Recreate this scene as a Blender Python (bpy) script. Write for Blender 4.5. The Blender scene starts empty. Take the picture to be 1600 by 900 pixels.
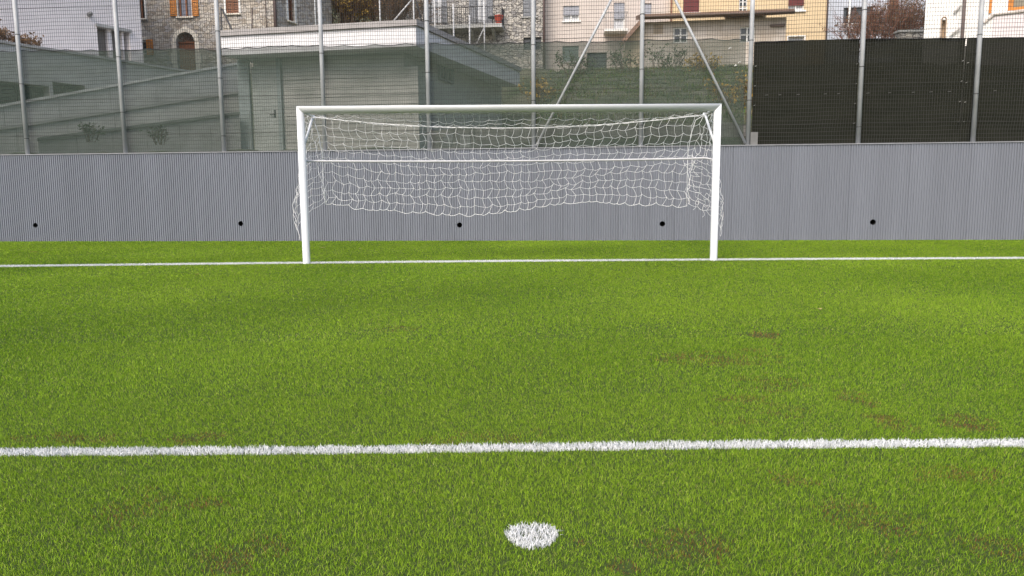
import bpy, math, random
import numpy as np
from mathutils import Vector
R = math.radians
random.seed(5)
rng = np.random.default_rng(7)
scene = bpy.context.scene

# ------------------------------------------------------------ camera
CAM = np.array([-0.0699, -11.0078, 0.99353])
RT = np.array([0.99993424, -0.00897342, -0.00714083])
UP = np.array([0.00820545, 0.1248339, 0.99214372])
FW = np.array([0.00801151, 0.99213707, -0.12489932])
FOC = 1148.99
cd = bpy.data.cameras.new('camera')
cd.sensor_fit = 'HORIZONTAL'; cd.sensor_width = 36.0; cd.lens = 36.0 * FOC / 1600.0
cd.clip_start = 0.05; cd.clip_end = 3000
cam = bpy.data.objects.new('camera', cd)
scene.collection.objects.link(cam)
from mathutils import Matrix
cam.matrix_world = Matrix(((RT[0], UP[0], -FW[0], CAM[0]), (RT[1], UP[1], -FW[1], CAM[1]),
                           (RT[2], UP[2], -FW[2], CAM[2]), (0, 0, 0, 1)))
scene.camera = cam

# ------------------------------------------------------------ sky, sun, exposure
SUN_EL, SUN_AZ = R(48), R(204)          # azimuth clockwise from +Y (behind camera, to the left)
world = bpy.data.worlds.new('World'); scene.world = world; world.use_nodes = True
wn = world.node_tree
sky = wn.nodes.new('ShaderNodeTexSky'); sky.sky_type = 'NISHITA'; sky.sun_disc = False
sky.sun_elevation = SUN_EL; sky.sun_rotation = SUN_AZ; sky.air_density = 1.0; sky.dust_density = 4.0; sky.ozone_density = 1.0
wn.links.new(sky.outputs[0], wn.nodes['Background'].inputs[0])
wn.nodes['Background'].inputs[1].default_value = 0.15
sd = bpy.data.lights.new('sun', 'SUN'); sd.energy = 1.5; sd.angle = R(28); sd.color = (1.0, 0.95, 0.88)
sun = bpy.data.objects.new('sun', sd); scene.collection.objects.link(sun)
sv = Vector((math.sin(SUN_AZ) * math.cos(SUN_EL), math.cos(SUN_AZ) * math.cos(SUN_EL), math.sin(SUN_EL)))
sun.rotation_euler = sv.to_track_quat('Z', 'Y').to_euler(); sun.location = (-10, -20, 25)
vs = scene.view_settings
vs.view_transform = 'Standard'; vs.look = 'None'; vs.gamma = 1.0; vs.use_curve_mapping = False
vs.exposure = 0.78

# ------------------------------------------------------------ helpers
def ray(x, y):
    return FW + (x - 800) / FOC * RT - (y - 450) / FOC * UP
def at(x, y, depth):
    return CAM + depth * ray(x, y)
def gp(x, y, z=0.0):
    d = ray(x, y); t = (z - CAM[2]) / d[2]
    return CAM + t * d

MATS = {}
def mat(name, col, rough=0.7, var=0.0, scale=4.0, col2=None, bump=0.0, bscale=40.0, metal=0.0, spec=0.3, detail=6.0):
    if name in MATS: return MATS[name]
    m = bpy.data.materials.new(name); m.use_nodes = True; MATS[name] = m
    nt = m.node_tree; b = nt.nodes['Principled BSDF']
    b.inputs['Roughness'].default_value = rough; b.inputs['Metallic'].default_value = metal
    b.inputs['Specular IOR Level'].default_value = spec
    b.inputs['Base Color'].default_value = (*col, 1)
    tc = nt.nodes.new('ShaderNodeTexCoord')
    if var > 0 or col2:
        n = nt.nodes.new('ShaderNodeTexNoise'); n.inputs['Scale'].default_value = scale; n.inputs['Detail'].default_value = detail
        nt.links.new(tc.outputs['Object'], n.inputs['Vector'])
        r = nt.nodes.new('ShaderNodeValToRGB')
        r.color_ramp.elements[0].position = 0.32; r.color_ramp.elements[1].position = 0.68
        c2 = col2 or tuple(min(1, c * (1 + var)) for c in col)
        c1 = col if col2 else tuple(c * (1 - var) for c in col)
        r.color_ramp.elements[0].color = (*c1, 1); r.color_ramp.elements[1].color = (*c2, 1)
        nt.links.new(n.outputs['Fac'], r.inputs['Fac']); nt.links.new(r.outputs['Color'], b.inputs['Base Color'])
    if bump > 0:
        n2 = nt.nodes.new('ShaderNodeTexNoise'); n2.inputs['Scale'].default_value = bscale; n2.inputs['Detail'].default_value = 5
        nt.links.new(tc.outputs['Object'], n2.inputs['Vector'])
        bp = nt.nodes.new('ShaderNodeBump'); bp.inputs['Strength'].default_value = bump; bp.inputs['Distance'].default_value = 0.02
        nt.links.new(n2.outputs['Fac'], bp.inputs['Height']); nt.links.new(bp.outputs['Normal'], b.inputs['Normal'])
    return m

def stone_mat(name, cols, mortar, scale=3.6, edge=0.06, stretch=1.7):
    m = bpy.data.materials.new(name); m.use_nodes = True; MATS[name] = m
    nt = m.node_tree; L = nt.links; b = nt.nodes['Principled BSDF']; b.inputs['Roughness'].default_value = 0.9
    b.inputs['Specular IOR Level'].default_value = 0.15
    tc = nt.nodes.new('ShaderNodeTexCoord'); mp = nt.nodes.new('ShaderNodeMapping')
    mp.inputs['Scale'].default_value = (1, 1, stretch); L.new(tc.outputs['Object'], mp.inputs['Vector'])
    nz = nt.nodes.new('ShaderNodeTexNoise'); nz.inputs['Scale'].default_value = 3.0; L.new(mp.outputs[0], nz.inputs['Vector'])
    mx = nt.nodes.new('ShaderNodeMixRGB'); mx.blend_type = 'ADD'; mx.inputs[0].default_value = 0.25
    L.new(mp.outputs[0], mx.inputs[1]); L.new(nz.outputs['Color'], mx.inputs[2])
    v1 = nt.nodes.new('ShaderNodeTexVoronoi'); v1.feature = 'DISTANCE_TO_EDGE'; v1.inputs['Scale'].default_value = scale
    v2 = nt.nodes.new('ShaderNodeTexVoronoi'); v2.inputs['Scale'].default_value = scale
    for v in (v1, v2): L.new(mx.outputs[0], v.inputs['Vector'])
    sp = nt.nodes.new('ShaderNodeSeparateColor'); L.new(v2.outputs['Color'], sp.inputs[0])
    r = nt.nodes.new('ShaderNodeValToRGB'); cr = r.color_ramp
    cr.elements[0].color = (*cols[0], 1); cr.elements[1].color = (*cols[-1], 1)
    for i, c in enumerate(cols[1:-1]):
        e = cr.elements.new((i + 1) / (len(cols) - 1)); e.color = (*c, 1)
    L.new(sp.outputs[0], r.inputs['Fac'])
    r2 = nt.nodes.new('ShaderNodeValToRGB'); r2.color_ramp.elements[0].position = edge * 0.3; r2.color_ramp.elements[1].position = edge
    L.new(v1.outputs['Distance'], r2.inputs['Fac'])
    mm = nt.nodes.new('ShaderNodeMixRGB'); L.new(r2.outputs['Color'], mm.inputs[0])
    mm.inputs[1].default_value = (*mortar, 1); L.new(r.outputs['Color'], mm.inputs[2])
    L.new(mm.outputs[0], b.inputs['Base Color'])
    bp = nt.nodes.new('ShaderNodeBump'); bp.inputs['Strength'].default_value = 0.8; bp.inputs['Distance'].default_value = 0.05
    L.new(r2.outputs['Color'], bp.inputs['Height']); L.new(bp.outputs['Normal'], b.inputs['Normal'])
    return m

def net_mat(name, col, alpha, avar=0.06, col2=None):
    m = bpy.data.materials.new(name); m.use_nodes = True; MATS[name] = m
    nt = m.node_tree; L = nt.links
    for n in list(nt.nodes): nt.nodes.remove(n)
    out = nt.nodes.new('ShaderNodeOutputMaterial'); mix = nt.nodes.new('ShaderNodeMixShader')
    tr = nt.nodes.new('ShaderNodeBsdfTransparent'); df = nt.nodes.new('ShaderNodeBsdfDiffuse'); tl = nt.nodes.new('ShaderNodeBsdfTranslucent')
    m2 = nt.nodes.new('ShaderNodeMixShader'); m2.inputs[0].default_value = 0.3
    L.new(df.outputs[0], m2.inputs[1]); L.new(tl.outputs[0], m2.inputs[2])
    tc = nt.nodes.new('ShaderNodeTexCoord'); n = nt.nodes.new('ShaderNodeTexNoise')
    mp = nt.nodes.new('ShaderNodeMapping'); mp.inputs['Scale'].default_value = (1.0, 1.0, 2.5)
    L.new(tc.outputs['Object'], mp.inputs['Vector']); L.new(mp.outputs[0], n.inputs['Vector'])
    n.inputs['Scale'].default_value = 1.6; n.inputs['Detail'].default_value = 8
    mr = nt.nodes.new('ShaderNodeMapRange'); mr.inputs[1].default_value = 0.3; mr.inputs[2].default_value = 0.7
    mr.inputs[3].default_value = alpha - avar; mr.inputs[4].default_value = min(1, alpha + avar)
    L.new(n.outputs['Fac'], mr.inputs[0]); L.new(mr.outputs[0], mix.inputs[0])
    cm = nt.nodes.new('ShaderNodeMixRGB'); L.new(n.outputs['Fac'], cm.inputs[0])
    cm.inputs[1].default_value = (*col, 1); cm.inputs[2].default_value = (*(col2 or col), 1)
    L.new(cm.outputs[0], df.inputs[0]); L.new(cm.outputs[0], tl.inputs[0])
    L.new(tr.outputs[0], mix.inputs[1]); L.new(m2.outputs[0], mix.inputs[2]); L.new(mix.outputs[0], out.inputs[0])
    return m

def tag(o, label=None, cat=None, group=None, kind=None):
    if label: o['label'] = label
    if cat: o['category'] = cat
    if group: o['group'] = group
    if kind: o['kind'] = kind
    return o
def root(name, loc, label, cat, group=None):
    o = bpy.data.objects.new(name, None); scene.collection.objects.link(o)
    o.location = tuple(float(v) for v in loc); o.empty_display_size = 0.2
    o['_loc'] = [float(v) for v in loc]
    return tag(o, label, cat, group)

class MB:
    """collects faces in WORLD coordinates and links them as one mesh object"""
    def __init__(s): s.v = []; s.f = []
    def add(s, vs, fs):
        n = len(s.v); s.v.extend([tuple(map(float, v)) for v in vs]); s.f.extend([tuple(i + n for i in f) for f in fs]); return s
    def hexa(s, p):   # 8 points: bottom ring 0-3, top ring 4-7
        return s.add(p, [(3, 2, 1, 0), (4, 5, 6, 7), (0, 1, 5, 4), (1, 2, 6, 5), (2, 3, 7, 6), (3, 0, 4, 7)])
    def box(s, x0, x1, y0, y1, z0, z1):
        return s.hexa([(x0, y0, z0), (x1, y0, z0), (x1, y1, z0), (x0, y1, z0), (x0, y0, z1), (x1, y0, z1), (x1, y1, z1), (x0, y1, z1)])
    def tube(s, pts, rad, n=8, cap=True):
        pts = [np.asarray(p, float) for p in pts]; k = len(pts)
        rads = rad if hasattr(rad, '__len__') else [rad] * k
        vs = []; ref = np.array([0, 0, 1.0])
        for i, p in enumerate(pts):
            t = pts[min(i + 1, k - 1)] - pts[max(i - 1, 0)]; t = t / (np.linalg.norm(t) + 1e-9)
            a = np.cross(t, ref)
            if np.linalg.norm(a) < 0.15: a = np.cross(t, np.array([0, 1.0, 0]))
            a /= np.linalg.norm(a); b = np.cross(t, a)
            for j in range(n):
                q = 2 * math.pi * j / n
                vs.append(p + rads[i] * (math.cos(q) * a + math.sin(q) * b))
        fs = []
        for i in range(k - 1):
            for j in range(n):
                fs.append((i * n + j, i * n + (j + 1) % n, (i + 1) * n + (j + 1) % n, (i + 1) * n + j))
        if cap: fs.append(tuple(range(n))[::-1]); fs.append(tuple((k - 1) * n + j for j in range(n)))
        return s.add(vs, fs)
    def build(s, name, material, parent=None, smooth=False, origin=None):
        off = np.zeros(3); pp = parent
        while pp is not None: off = off + np.array(pp['_loc'] if '_loc' in pp else (0, 0, 0)); pp = pp.parent
        loc = np.zeros(3)
        if parent is None and origin is not None: loc = np.asarray(origin, float); off = loc
        me = bpy.data.meshes.new(name)
        me.from_pydata([tuple(np.array(v) - off) for v in s.v], [], s.f); me.update()
        if smooth: me.polygons.foreach_set('use_smooth', [True] * len(me.polygons))
        me.materials.append(material)
        o = bpy.data.objects.new(name, me); scene.collection.objects.link(o); o.location = tuple(loc)
        if parent is not None: o.parent = parent
        return o

class Frame:
    """a vertical plane: s runs along it (left to right), t goes inward (away from the camera), z is world height"""
    def __init__(s, p0, p1):
        s.o = np.array([p0[0], p0[1], 0.0]); d = np.array([p1[0] - p0[0], p1[1] - p0[1], 0.0])
        s.len = np.linalg.norm(d); s.d = d / s.len; s.n = np.array([-s.d[1], s.d[0], 0.0])
    def P(s, a, t, z): return s.o + a * s.d + t * s.n + np.array([0, 0, z])
    def px(s, x, y, t=0.0):
        r = ray(x, y); k = ((s.o + s.n * t - CAM) @ s.n) / (r @ s.n); p = CAM + k * r
        return float((p - s.o) @ s.d), float(p[2])
    def rect(s, x0, y0, x1, y1):
        xm, ym = (x0 + x1) / 2, (y0 + y1) / 2
        return s.px(x0, ym)[0], s.px(x1, ym)[0], s.px(xm, y1)[1], s.px(xm, y0)[1]
    def box(s, mb, a0, a1, t0, t1, z0, z1):
        return mb.hexa([s.P(a0, t0, z0), s.P(a1, t0, z0), s.P(a1, t1, z0), s.P(a0, t1, z0),
                        s.P(a0, t0, z1), s.P(a1, t0, z1), s.P(a1, t1, z1), s.P(a0, t1, z1)])
def frame_px(xa, da, xb, db, y=70): return Frame(at(xa, y, da), at(xb, y, db))

def facade(mb, fr, a0, a1, z0, z1, holes, thick=0.3, back=6.0):
    S = sorted({a0, a1, *[min(max(h[i], a0), a1) for h in holes for i in (0, 1)]})
    Z = sorted({z0, z1, *[min(max(h[i], z0), z1) for h in holes for i in (2, 3)]})
    for i in range(len(S) - 1):
        for j in range(len(Z) - 1):
            sm, zm = (S[i] + S[i + 1]) / 2, (Z[j] + Z[j + 1]) / 2
            if any(h[0] < sm < h[1] and h[2] < zm < h[3] for h in holes): continue
            mb.add([fr.P(S[i], 0, Z[j]), fr.P(S[i + 1], 0, Z[j]), fr.P(S[i + 1], 0, Z[j + 1]), fr.P(S[i], 0, Z[j + 1])], [(0, 1, 2, 3)])
    for h in holes:
        a, b, c, d = h
        q = [fr.P(a, 0, c), fr.P(b, 0, c), fr.P(b, 0, d), fr.P(a, 0, d), fr.P(a, thick, c), fr.P(b, thick, c), fr.P(b, thick, d), fr.P(a, thick, d)]
        mb.add(q, [(0, 4, 5, 1), (1, 5, 6, 2), (2, 6, 7, 3), (3, 7, 4, 0), (4, 7, 6, 5)])
    q = [fr.P(a0, 0, z0), fr.P(a1, 0, z0), fr.P(a1, back, z0), fr.P(a0, back, z0), fr.P(a0, 0, z1), fr.P(a1, 0, z1), fr.P(a1, back, z1), fr.P(a0, back, z1)]
    mb.add(q, [(1, 2, 6, 5), (2, 3, 7, 6), (3, 0, 4, 7), (4, 5, 6, 7)])
    return mb

glass = mat('window_glass', (0.03, 0.035, 0.04), 0.12, spec=0.6)
white_pvc = mat('white_frame', (0.72, 0.72, 0.70), 0.5, var=0.06)
curtain = mat('curtain', (0.55, 0.56, 0.58), 0.9, var=0.1, scale=8)

def window(par, fr, h, frame_m=white_pvc, pane_m=None, roller=0.0, roller_m=None, mull=1, sill_m=None, trans=0, inset=0.12, bar=0.06, sill_h=0.07, name='window'):
    a, b, c, d = h
    m = MB()
    for (x0, x1, y0, y1) in ((a, a + bar, c, d), (b - bar, b, c, d), (a + bar, b - bar, c, c + bar), (a + bar, b - bar, d - bar, d)):
        fr.box(m, x0, x1, inset, inset + 0.07, y0, y1)
    for i in range(mull):
        x = a + (b - a) * (i + 1) / (mull + 1); fr.box(m, x - bar * 0.55, x + bar * 0.55, inset - 0.005, inset + 0.065, c + bar, d - bar)
    for i in range(trans):
        z = c + (d - c) * (i + 1) / (trans + 1); fr.box(m, a + bar, b - bar, inset + 0.005, inset + 0.06, z - bar * 0.45, z + bar * 0.45)
    w = m.build(name, frame_m, par)
    fr.box(MB(), 0, 0, 0, 0, 0, 0)
    p = MB(); fr.box(p, a + 0.01, b - 0.01, inset + 0.075, inset + 0.09, c + 0.01, d - 0.01); p.build('pane', pane_m or glass, w)
    if roller > 0:
        zb = d - (d - c) * roller; n = max(3, int((d - zb) / 0.09)); q = MB()
        for i in range(n):
            z0 = zb + (d - zb) * i / n; z1 = zb + (d - zb) * (i + 0.86) / n
            fr.box(q, a + 0.015, b - 0.015, inset - 0.06, inset - 0.035, z0, z1)
        fr.box(q, a + 0.02, b - 0.02, inset - 0.04, inset - 0.02, zb, d)
        q.build('roller_shutter', roller_m, w)
    if sill_m:
        q = MB(); fr.box(q, a - 0.1, b + 0.1, -0.09, 0.12, c - sill_h, c - 0.003); q.build('sill', sill_m, par)
    return w
def leaf_shutter(par, fr, a, b, c, d, m, t=-0.06):
    q = MB(); e = 0.05
    fr.box(q, a, a + e, t, t + 0.04, c, d); fr.box(q, b - e, b, t, t + 0.04, c, d)
    for z in (c, (c + d) / 2 - e / 2, d - e): fr.box(q, a + e, b - e, t, t + 0.04, z, z + e)
    n = max(4, int((d - c) / 0.08))
    for i in range(n):
        z = c + (d - c) * (i + 0.5) / n
        q.hexa([fr.P(a + e, t + 0.003, z - 0.03), fr.P(b - e, t + 0.003, z - 0.03), fr.P(b - e, t + 0.015, z - 0.03), fr.P(a + e, t + 0.015, z - 0.03),
                fr.P(a + e, t + 0.022, z + 0.03), fr.P(b - e, t + 0.022, z + 0.03), fr.P(b - e, t + 0.034, z + 0.03), fr.P(a + e, t + 0.034, z + 0.03)])
    return q.build('shutter', m, par)

# ------------------------------------------------------------ pitch sheet and terrain
WO = Frame((0, 5.25), (1, 5.25 - 0.10))         # front plane of the retaining wall
WT = 2.0                                         # its height
infill = mat('rubber_infill', (0.026, 0.045, 0.008), 0.95, col2=(0.055, 0.08, 0.015), scale=60, bump=0.4, bscale=300)
m = MB()
q = [WO.P(-60, 0.25, 0), WO.P(60, 0.25, 0)]
m.add([(-60, -60, 0), (60, -60, 0), (q[1][0], q[1][1], 0), (q[0][0], q[0][1], 0)], [(0, 1, 2, 3)])
tag(m.build('pitch', infill), 'flat artificial turf football pitch in front of the grey wall', 'pitch', kind='structure')

def terrain_z(x, t):
    rp = np.interp(t, [0, 0.35, 1.2, 2.5, 4.2, 8, 14, 30, 43, 60, 100, 300], [1.9, 1.95, 2.1, 2.75, 3.3, 4.5, 5.9, 8.3, 10, 20, 42, 120])
    lp = np.interp(t, [0, 0.35, 3, 6, 12.5, 14.5, 19, 30, 43, 60, 100, 300], [1.9, 1.95, 2.2, 2.4, 2.6, 6.0, 6.9, 8.3, 10, 20, 42, 120])
    k = np.clip((x + 1.2) / 2.4, 0, 1); k = k * k * (3 - 2 * k)
    return lp * (1 - k) + rp * k
bank_m = mat('bank_soil', (0.04, 0.055, 0.02), 0.95, col2=(0.14, 0.13, 0.09), scale=1.2, bump=0.6, bscale=12, detail=10)
xs = np.concatenate([np.linspace(-120, -16, 14), np.linspace(-15, 15, 61), np.linspace(16, 120, 14)])
ts = np.array([0.28, 0.6, 1.0, 1.5, 2, 2.5, 3, 3.6, 4.2, 5, 6, 7, 8, 9.5, 11, 12.5, 13.5, 14.5, 17, 20, 25, 30, 45, 60, 100, 180, 300])
V = []; F = []
for t in ts:
    for x in xs:
        z = float(terrain_z(x, t)) + (0.05 * math.sin(3.1 * x + 2 * t) + 0.04 * math.sin(7.7 * x - 3 * t)) * min(1, t / 2)
        V.append(WO.P(x, t, z))
nx = len(xs)
for j in range(len(ts) - 1):
    for i in range(nx - 1): F.append((j * nx + i, j * nx + i + 1, (j + 1) * nx + i + 1, (j + 1) * nx + i))
m = MB(); m.add(V, F)
tag(m.build('hillside', bank_m, smooth=True), 'rising ground behind the wall and fence', 'terrain', kind='structure')

# ------------------------------------------------------------ turf fibres
def wob(x, y, seed, sc):
    g = np.random.default_rng(seed); o = np.zeros_like(x)
    for i in range(7):
        a = g.uniform(0, 6.28); k = sc * g.uniform(0.5, 2.0); o += np.sin(k * (x * math.cos(a) + y * math.sin(a)) + g.uniform(0, 6.28))
    return o / 3.0
# real line positions on the pitch (laid slightly uneven)
GLX = np.array([-30, -7.48, -3.85, 0.02, 3.89, 7.55, 30]); GLY = np.array([-0.2, -0.12, 0.02, 0.07, 0.02, -0.12, -0.2])
FLY = -8.205
LW_G, LW_F, SPOT_R = 0.060, 0.039, 0.078
def in_goal(x, y): return np.abs(y - np.interp(x, GLX, GLY)) < LW_G
def in_front(x, y): return np.abs(y - (FLY + 0.006 * np.sin(x * 2.1))) < LW_F + 0.004 * np.sin(x * 23)
def in_spot(x, y): return np.hypot(x - 0.001, (y + 8.962)) < SPOT_R * (1 + 0.05 * np.sin(3 * np.arctan2(y + 8.962, x)))
BROWN = []
for (x, y, rx, ry, s) in [(1195, 527, 18, 9, 1.0), (1128, 560, 60, 8, .8), (1200, 600, 45, 10, .45), (1335, 622, 22, 9, .7), (1388, 660, 22, 8, .7),
        (1510, 660, 32, 13, .85), (120, 687, 75, 7, .8), (305, 683, 30, 7, .7), (385, 855, 45, 22, .55), (355, 893, 30, 12, .8), (1075, 850, 45, 18, .55),
        (975, 885, 16, 9, .9), (905, 848, 12, 7, .7), (800, 680, 50, 8, .5), (628, 514, 26, 4, .4), (1240, 745, 30, 8, .5), (325, 785, 25, 8, .5),
        (1180, 640, 50, 14, .4), (1325, 820, 60, 20, .4), (215, 790, 50, 20, .35), (1480, 745, 60, 12, .35), (1560, 860, 40, 16, .4), (1380, 860, 40, 14, .35), (690, 690, 40, 6, .3)]:
    c = gp(x, y); ex = gp(x + rx, y)[0] - c[0]; ey = abs(gp(x, y - ry)[1] - c[1]); BROWN.append((c[0], c[1], ex, ey, s))
def brown_mask(x, y):
    o = np.zeros_like(x)
    n = wob(x, y, 11, 12) * 0.5 + wob(x, y, 12, 45) * 0.35
    for (cx, cy, ex, ey, s) in BROWN:
        q = ((x - cx) / ex) ** 2 + ((y - cy) / ey) ** 2
        o = np.maximum(o, s * np.clip(0.70 - 0.30 * q + n, 0, 1))
    return o

def wall_y(x): return 5.25 - 0.10 * x
def scatter(bands, outer=False):
    X = []; Y = []; D = []
    for (d0, d1, dens) in bands:
        ya, yb = d0 - 11.0078, d1 - 11.0078
        hw = 0.71 * d1 + (3.0 if outer else 0.15)
        n = int((yb - ya) * 2 * hw * dens)
        x = rng.uniform(-hw, hw, n); y = rng.uniform(ya, yb, n)
        e = 0.71 * (y + 11.0078) + 0.1; ax = np.abs(x + 0.07)
        k = ((ax > e) & (ax < e + 2.8) if outer else (ax <= e)) & (y < wall_y(x) - 0.005)
        X.append(x[k]); Y.append(y[k])
    return np.concatenate(X), np.concatenate(Y)
def fibres(name, x, y, hgt, wid, seg3, colfn, material):
    n = len(x); g = rng
    a = g.uniform(0, math.pi * 2, n)
    la = g.uniform(0, math.pi * 2, n); lm = np.abs(g.normal(0.0, 0.75, n)) * hgt
    lx = np.cos(la) * lm + 0.14 * hgt * wob(x, y, 21, 1.3); ly = np.sin(la) * lm - 0.15 * hgt + 0.12 * hgt * wob(x, y, 22, 1.1)
    h = hgt * g.uniform(0.65, 1.15, n)
    cx, cy = np.cos(a) * wid / 2, np.sin(a) * wid / 2
    z0 = np.full(n, -0.001)
    if seg3:
        P = np.stack([np.stack([x - cx, y - cy, z0], 1), np.stack([x + cx, y + cy, z0], 1),
                      np.stack([x + cx * .9 + lx * .35, y + cy * .9 + ly * .35, h * .58], 1), np.stack([x - cx * .9 + lx * .35, y - cy * .9 + ly * .35, h * .58], 1),
                      np.stack([x + lx, y + ly, h], 1)], 1)
        k = 5; loops = np.array([0, 1, 2, 3, 3, 2, 4]); sizes = np.array([4, 3])
    else:
        P = np.stack([np.stack([x - cx, y - cy, z0], 1), np.stack([x + cx, y + cy, z0], 1), np.stack([x + lx, y + ly, h], 1)], 1)
        k = 3; loops = np.array([0, 1, 2]); sizes = np.array([3])
    col = np.repeat(colfn(x, y), k, axis=0)
    return P.reshape(-1, 3), (np.arange(n)[:, None] * k + loops[None]).ravel(), np.tile(sizes, n), col
def fibre_object(name, parts, material, label, cat, kind='stuff'):
    co = []; lp = []; sz = []; cl = []; o = 0
    for P, l, s, c in parts:
        co.append(P); lp.append(l + o); sz.append(s); cl.append(c); o += len(P)
    co = np.concatenate(co); lp = np.concatenate(lp); sz = np.concatenate(sz); cl = np.concatenate(cl)
    me = bpy.data.meshes.new(name); me.vertices.add(len(co)); me.vertices.foreach_set('co', co.astype(np.float32).ravel())
    me.loops.add(len(lp)); me.loops.foreach_set('vertex_index', lp.astype(np.int32))
    me.polygons.add(len(sz)); st = np.concatenate([[0], np.cumsum(sz)[:-1]])
    me.polygons.foreach_set('loop_start', st.astype(np.int32)); me.polygons.foreach_set('loop_total', sz.astype(np.int32))
    at_ = me.attributes.new('fibre', 'FLOAT_COLOR', 'POINT'); at_.data.foreach_set('color', cl.astype(np.float32).ravel())
    me.update(calc_edges=True); me.materials.append(material)
    ob = bpy.data.objects.new(name, me); scene.collection.objects.link(ob)
    return tag(ob, label, cat, kind=kind)
def fibre_mat(name, rough):
    m = bpy.data.materials.new(name); m.use_nodes = True; nt = m.node_tree; b = nt.nodes['Principled BSDF']
    at_ = nt.nodes.new('ShaderNodeAttribute'); at_.attribute_name = 'fibre'
    nt.links.new(at_.outputs['Color'], b.inputs['Base Color']); b.inputs['Roughness'].default_value = rough
    b.inputs['Specular IOR Level'].default_value = 0.14
    out = nt.nodes['Material Output']; mix = nt.nodes.new('ShaderNodeMixShader'); mix.inputs[0].default_value = 0.25
    tl = nt.nodes.new('ShaderNodeBsdfTranslucent'); nt.links.new(at_.outputs['Color'], tl.inputs[0])
    nt.links.new(b.outputs[0], mix.inputs[1]); nt.links.new(tl.outputs[0], mix.inputs[2]); nt.links.new(mix.outputs[0], out.inputs[0])
    return m
G1 = np.array([0.102, 0.212, 0.008]); G2 = np.array([0.335, 0.485, 0.034]); BR = np.array([0.25, 0.115, 0.045]); DRY = np.array([0.36, 0.38, 0.10])
def green(x, y):
    n = len(x); t = rng.uniform(0, 1, n) ** 1.3; t = np.clip(t + 0.10 * wob(x, y, 31, 1.6), 0, 1)[:, None]
    c = G1 * (1 - t) + G2 * t
    d = (rng.uniform(0, 1, n) < 0.05)[:, None]; c = np.where(d, DRY, c)
    b = brown_mask(x, y); k = (rng.uniform(0, 1, n) < b * 0.72)[:, None]; c = np.where(k, BR * rng.uniform(0.6, 1.2, (n, 1)), c)
    return np.concatenate([c, np.ones((n, 1))], 1)
def white(x, y):
    n = len(x); c = rng.uniform(0.74, 0.84, (n, 1)) * np.array([1.0, 1.0, 1.0])
    return np.concatenate([c, np.ones((n, 1))], 1)
turf_m = fibre_mat('turf_fibre', 0.5); line_m = fibre_mat('white_fibre', 0.55)
BANDS = [(1.45, 2.6, 48000, .0013, True), (2.6, 3.6, 38000, .0014, True), (3.6, 5.0, 22000, .0018, True), (5.0, 7.0, 12000, .0040, False),
         (7.0, 9.5, 7500, .0055, False), (9.5, 12.5, 4600, .0075, False), (12.5, 18.5, 3000, .0095, False)]
gparts = []
OUTER = [(d0, d1, dens * .40, w * 2.0, False) for (d0, d1, dens, w, s3) in BANDS]
for bi, (d0, d1, dens, w, s3) in enumerate(BANDS + OUTER):
    x, y = scatter([(d0, d1, dens)], bi >= len(BANDS))
    k = ~(in_goal(x, y) | in_front(x, y) | in_spot(x, y)); x, y = x[k], y[k]
    b = brown_mask(x, y); k = rng.uniform(0, 1, len(x)) > b * 0.25; x, y = x[k], y[k]
    hg = (0.0125 if d1 < 4 else 0.0145) * (1 - 0.35 * brown_mask(x, y)) * (1 + 0.10 * wob(x, y, 41, 5))
    gparts.append(fibres('g', x, y, hg, w, s3, green, turf_m))
fibre_object('turf', gparts, turf_m, 'green artificial turf fibres with scattered brown worn patches', 'turf')
def line_obj(name, fn, x0, x1, y0, y1, dens, w, s3, label, cat, hg=0.016):
    n = int((x1 - x0) * (y1 - y0) * dens); x = rng.uniform(x0, x1, n); y = rng.uniform(y0, y1, n); k = fn(x, y)
    fibre_object(name, [fibres(name, x[k], y[k], hg, w, s3, white, line_m)], line_m, label, cat)
line_obj('penalty_spot', in_spot, -.1, .1, -9.07, -8.86, 52000, .0022, True, 'round white penalty spot in the turf nearest the camera', 'penalty spot')
line_obj('area_line', in_front, -5.0, 5.0, FLY - .06, FLY + .06, 46000, .0022, True, 'white line across the turf just beyond the penalty spot', 'pitch line')
line_obj('goal_line', in_goal, -12, 12, -0.4, 0.2, 20000, .0060, False, 'white goal line running under the goal posts', 'pitch line', hg=0.030)

# ------------------------------------------------------------ retaining wall: ribbed panels with drain holes
rib_m = mat('ribbed_concrete', (0.170, 0.183, 0.212), 0.75, var=0.06, scale=1.2, bump=0.15, bscale=60)
_nt = rib_m.node_tree; _mp = _nt.nodes.new('ShaderNodeMapping'); _mp.inputs['Scale'].default_value = (2.2, 2.2, 0.28)
_tn = [n for n in _nt.nodes if n.type == 'TEX_NOISE'][0]; _tc = [n for n in _nt.nodes if n.type == 'TEX_COORD'][0]
_nt.links.new(_tc.outputs['Object'], _mp.inputs['Vector']); _nt.links.new(_mp.outputs[0], _tn.inputs['Vector'])
cop_m = mat('wall_coping', (0.25, 0.255, 0.27), 0.7, var=0.1, scale=5)
dark_m = mat('dark_hollow', (0.012, 0.012, 0.012), 0.9)
PW, PITCH, DEP = 1.2, 0.0522, 0.020
A0, A1 = -21.6, 19.2
wallr = root('retaining_wall', WO.P(0, 0, 0), 'long low grey ribbed concrete wall behind the goal', 'wall')
HOLES = [-11.14, -6.14, -1.16, 3.34, 7.72]; HZ = [0.38, 0.40, 0.35, 0.36, 0.38]; HR = 0.058
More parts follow.
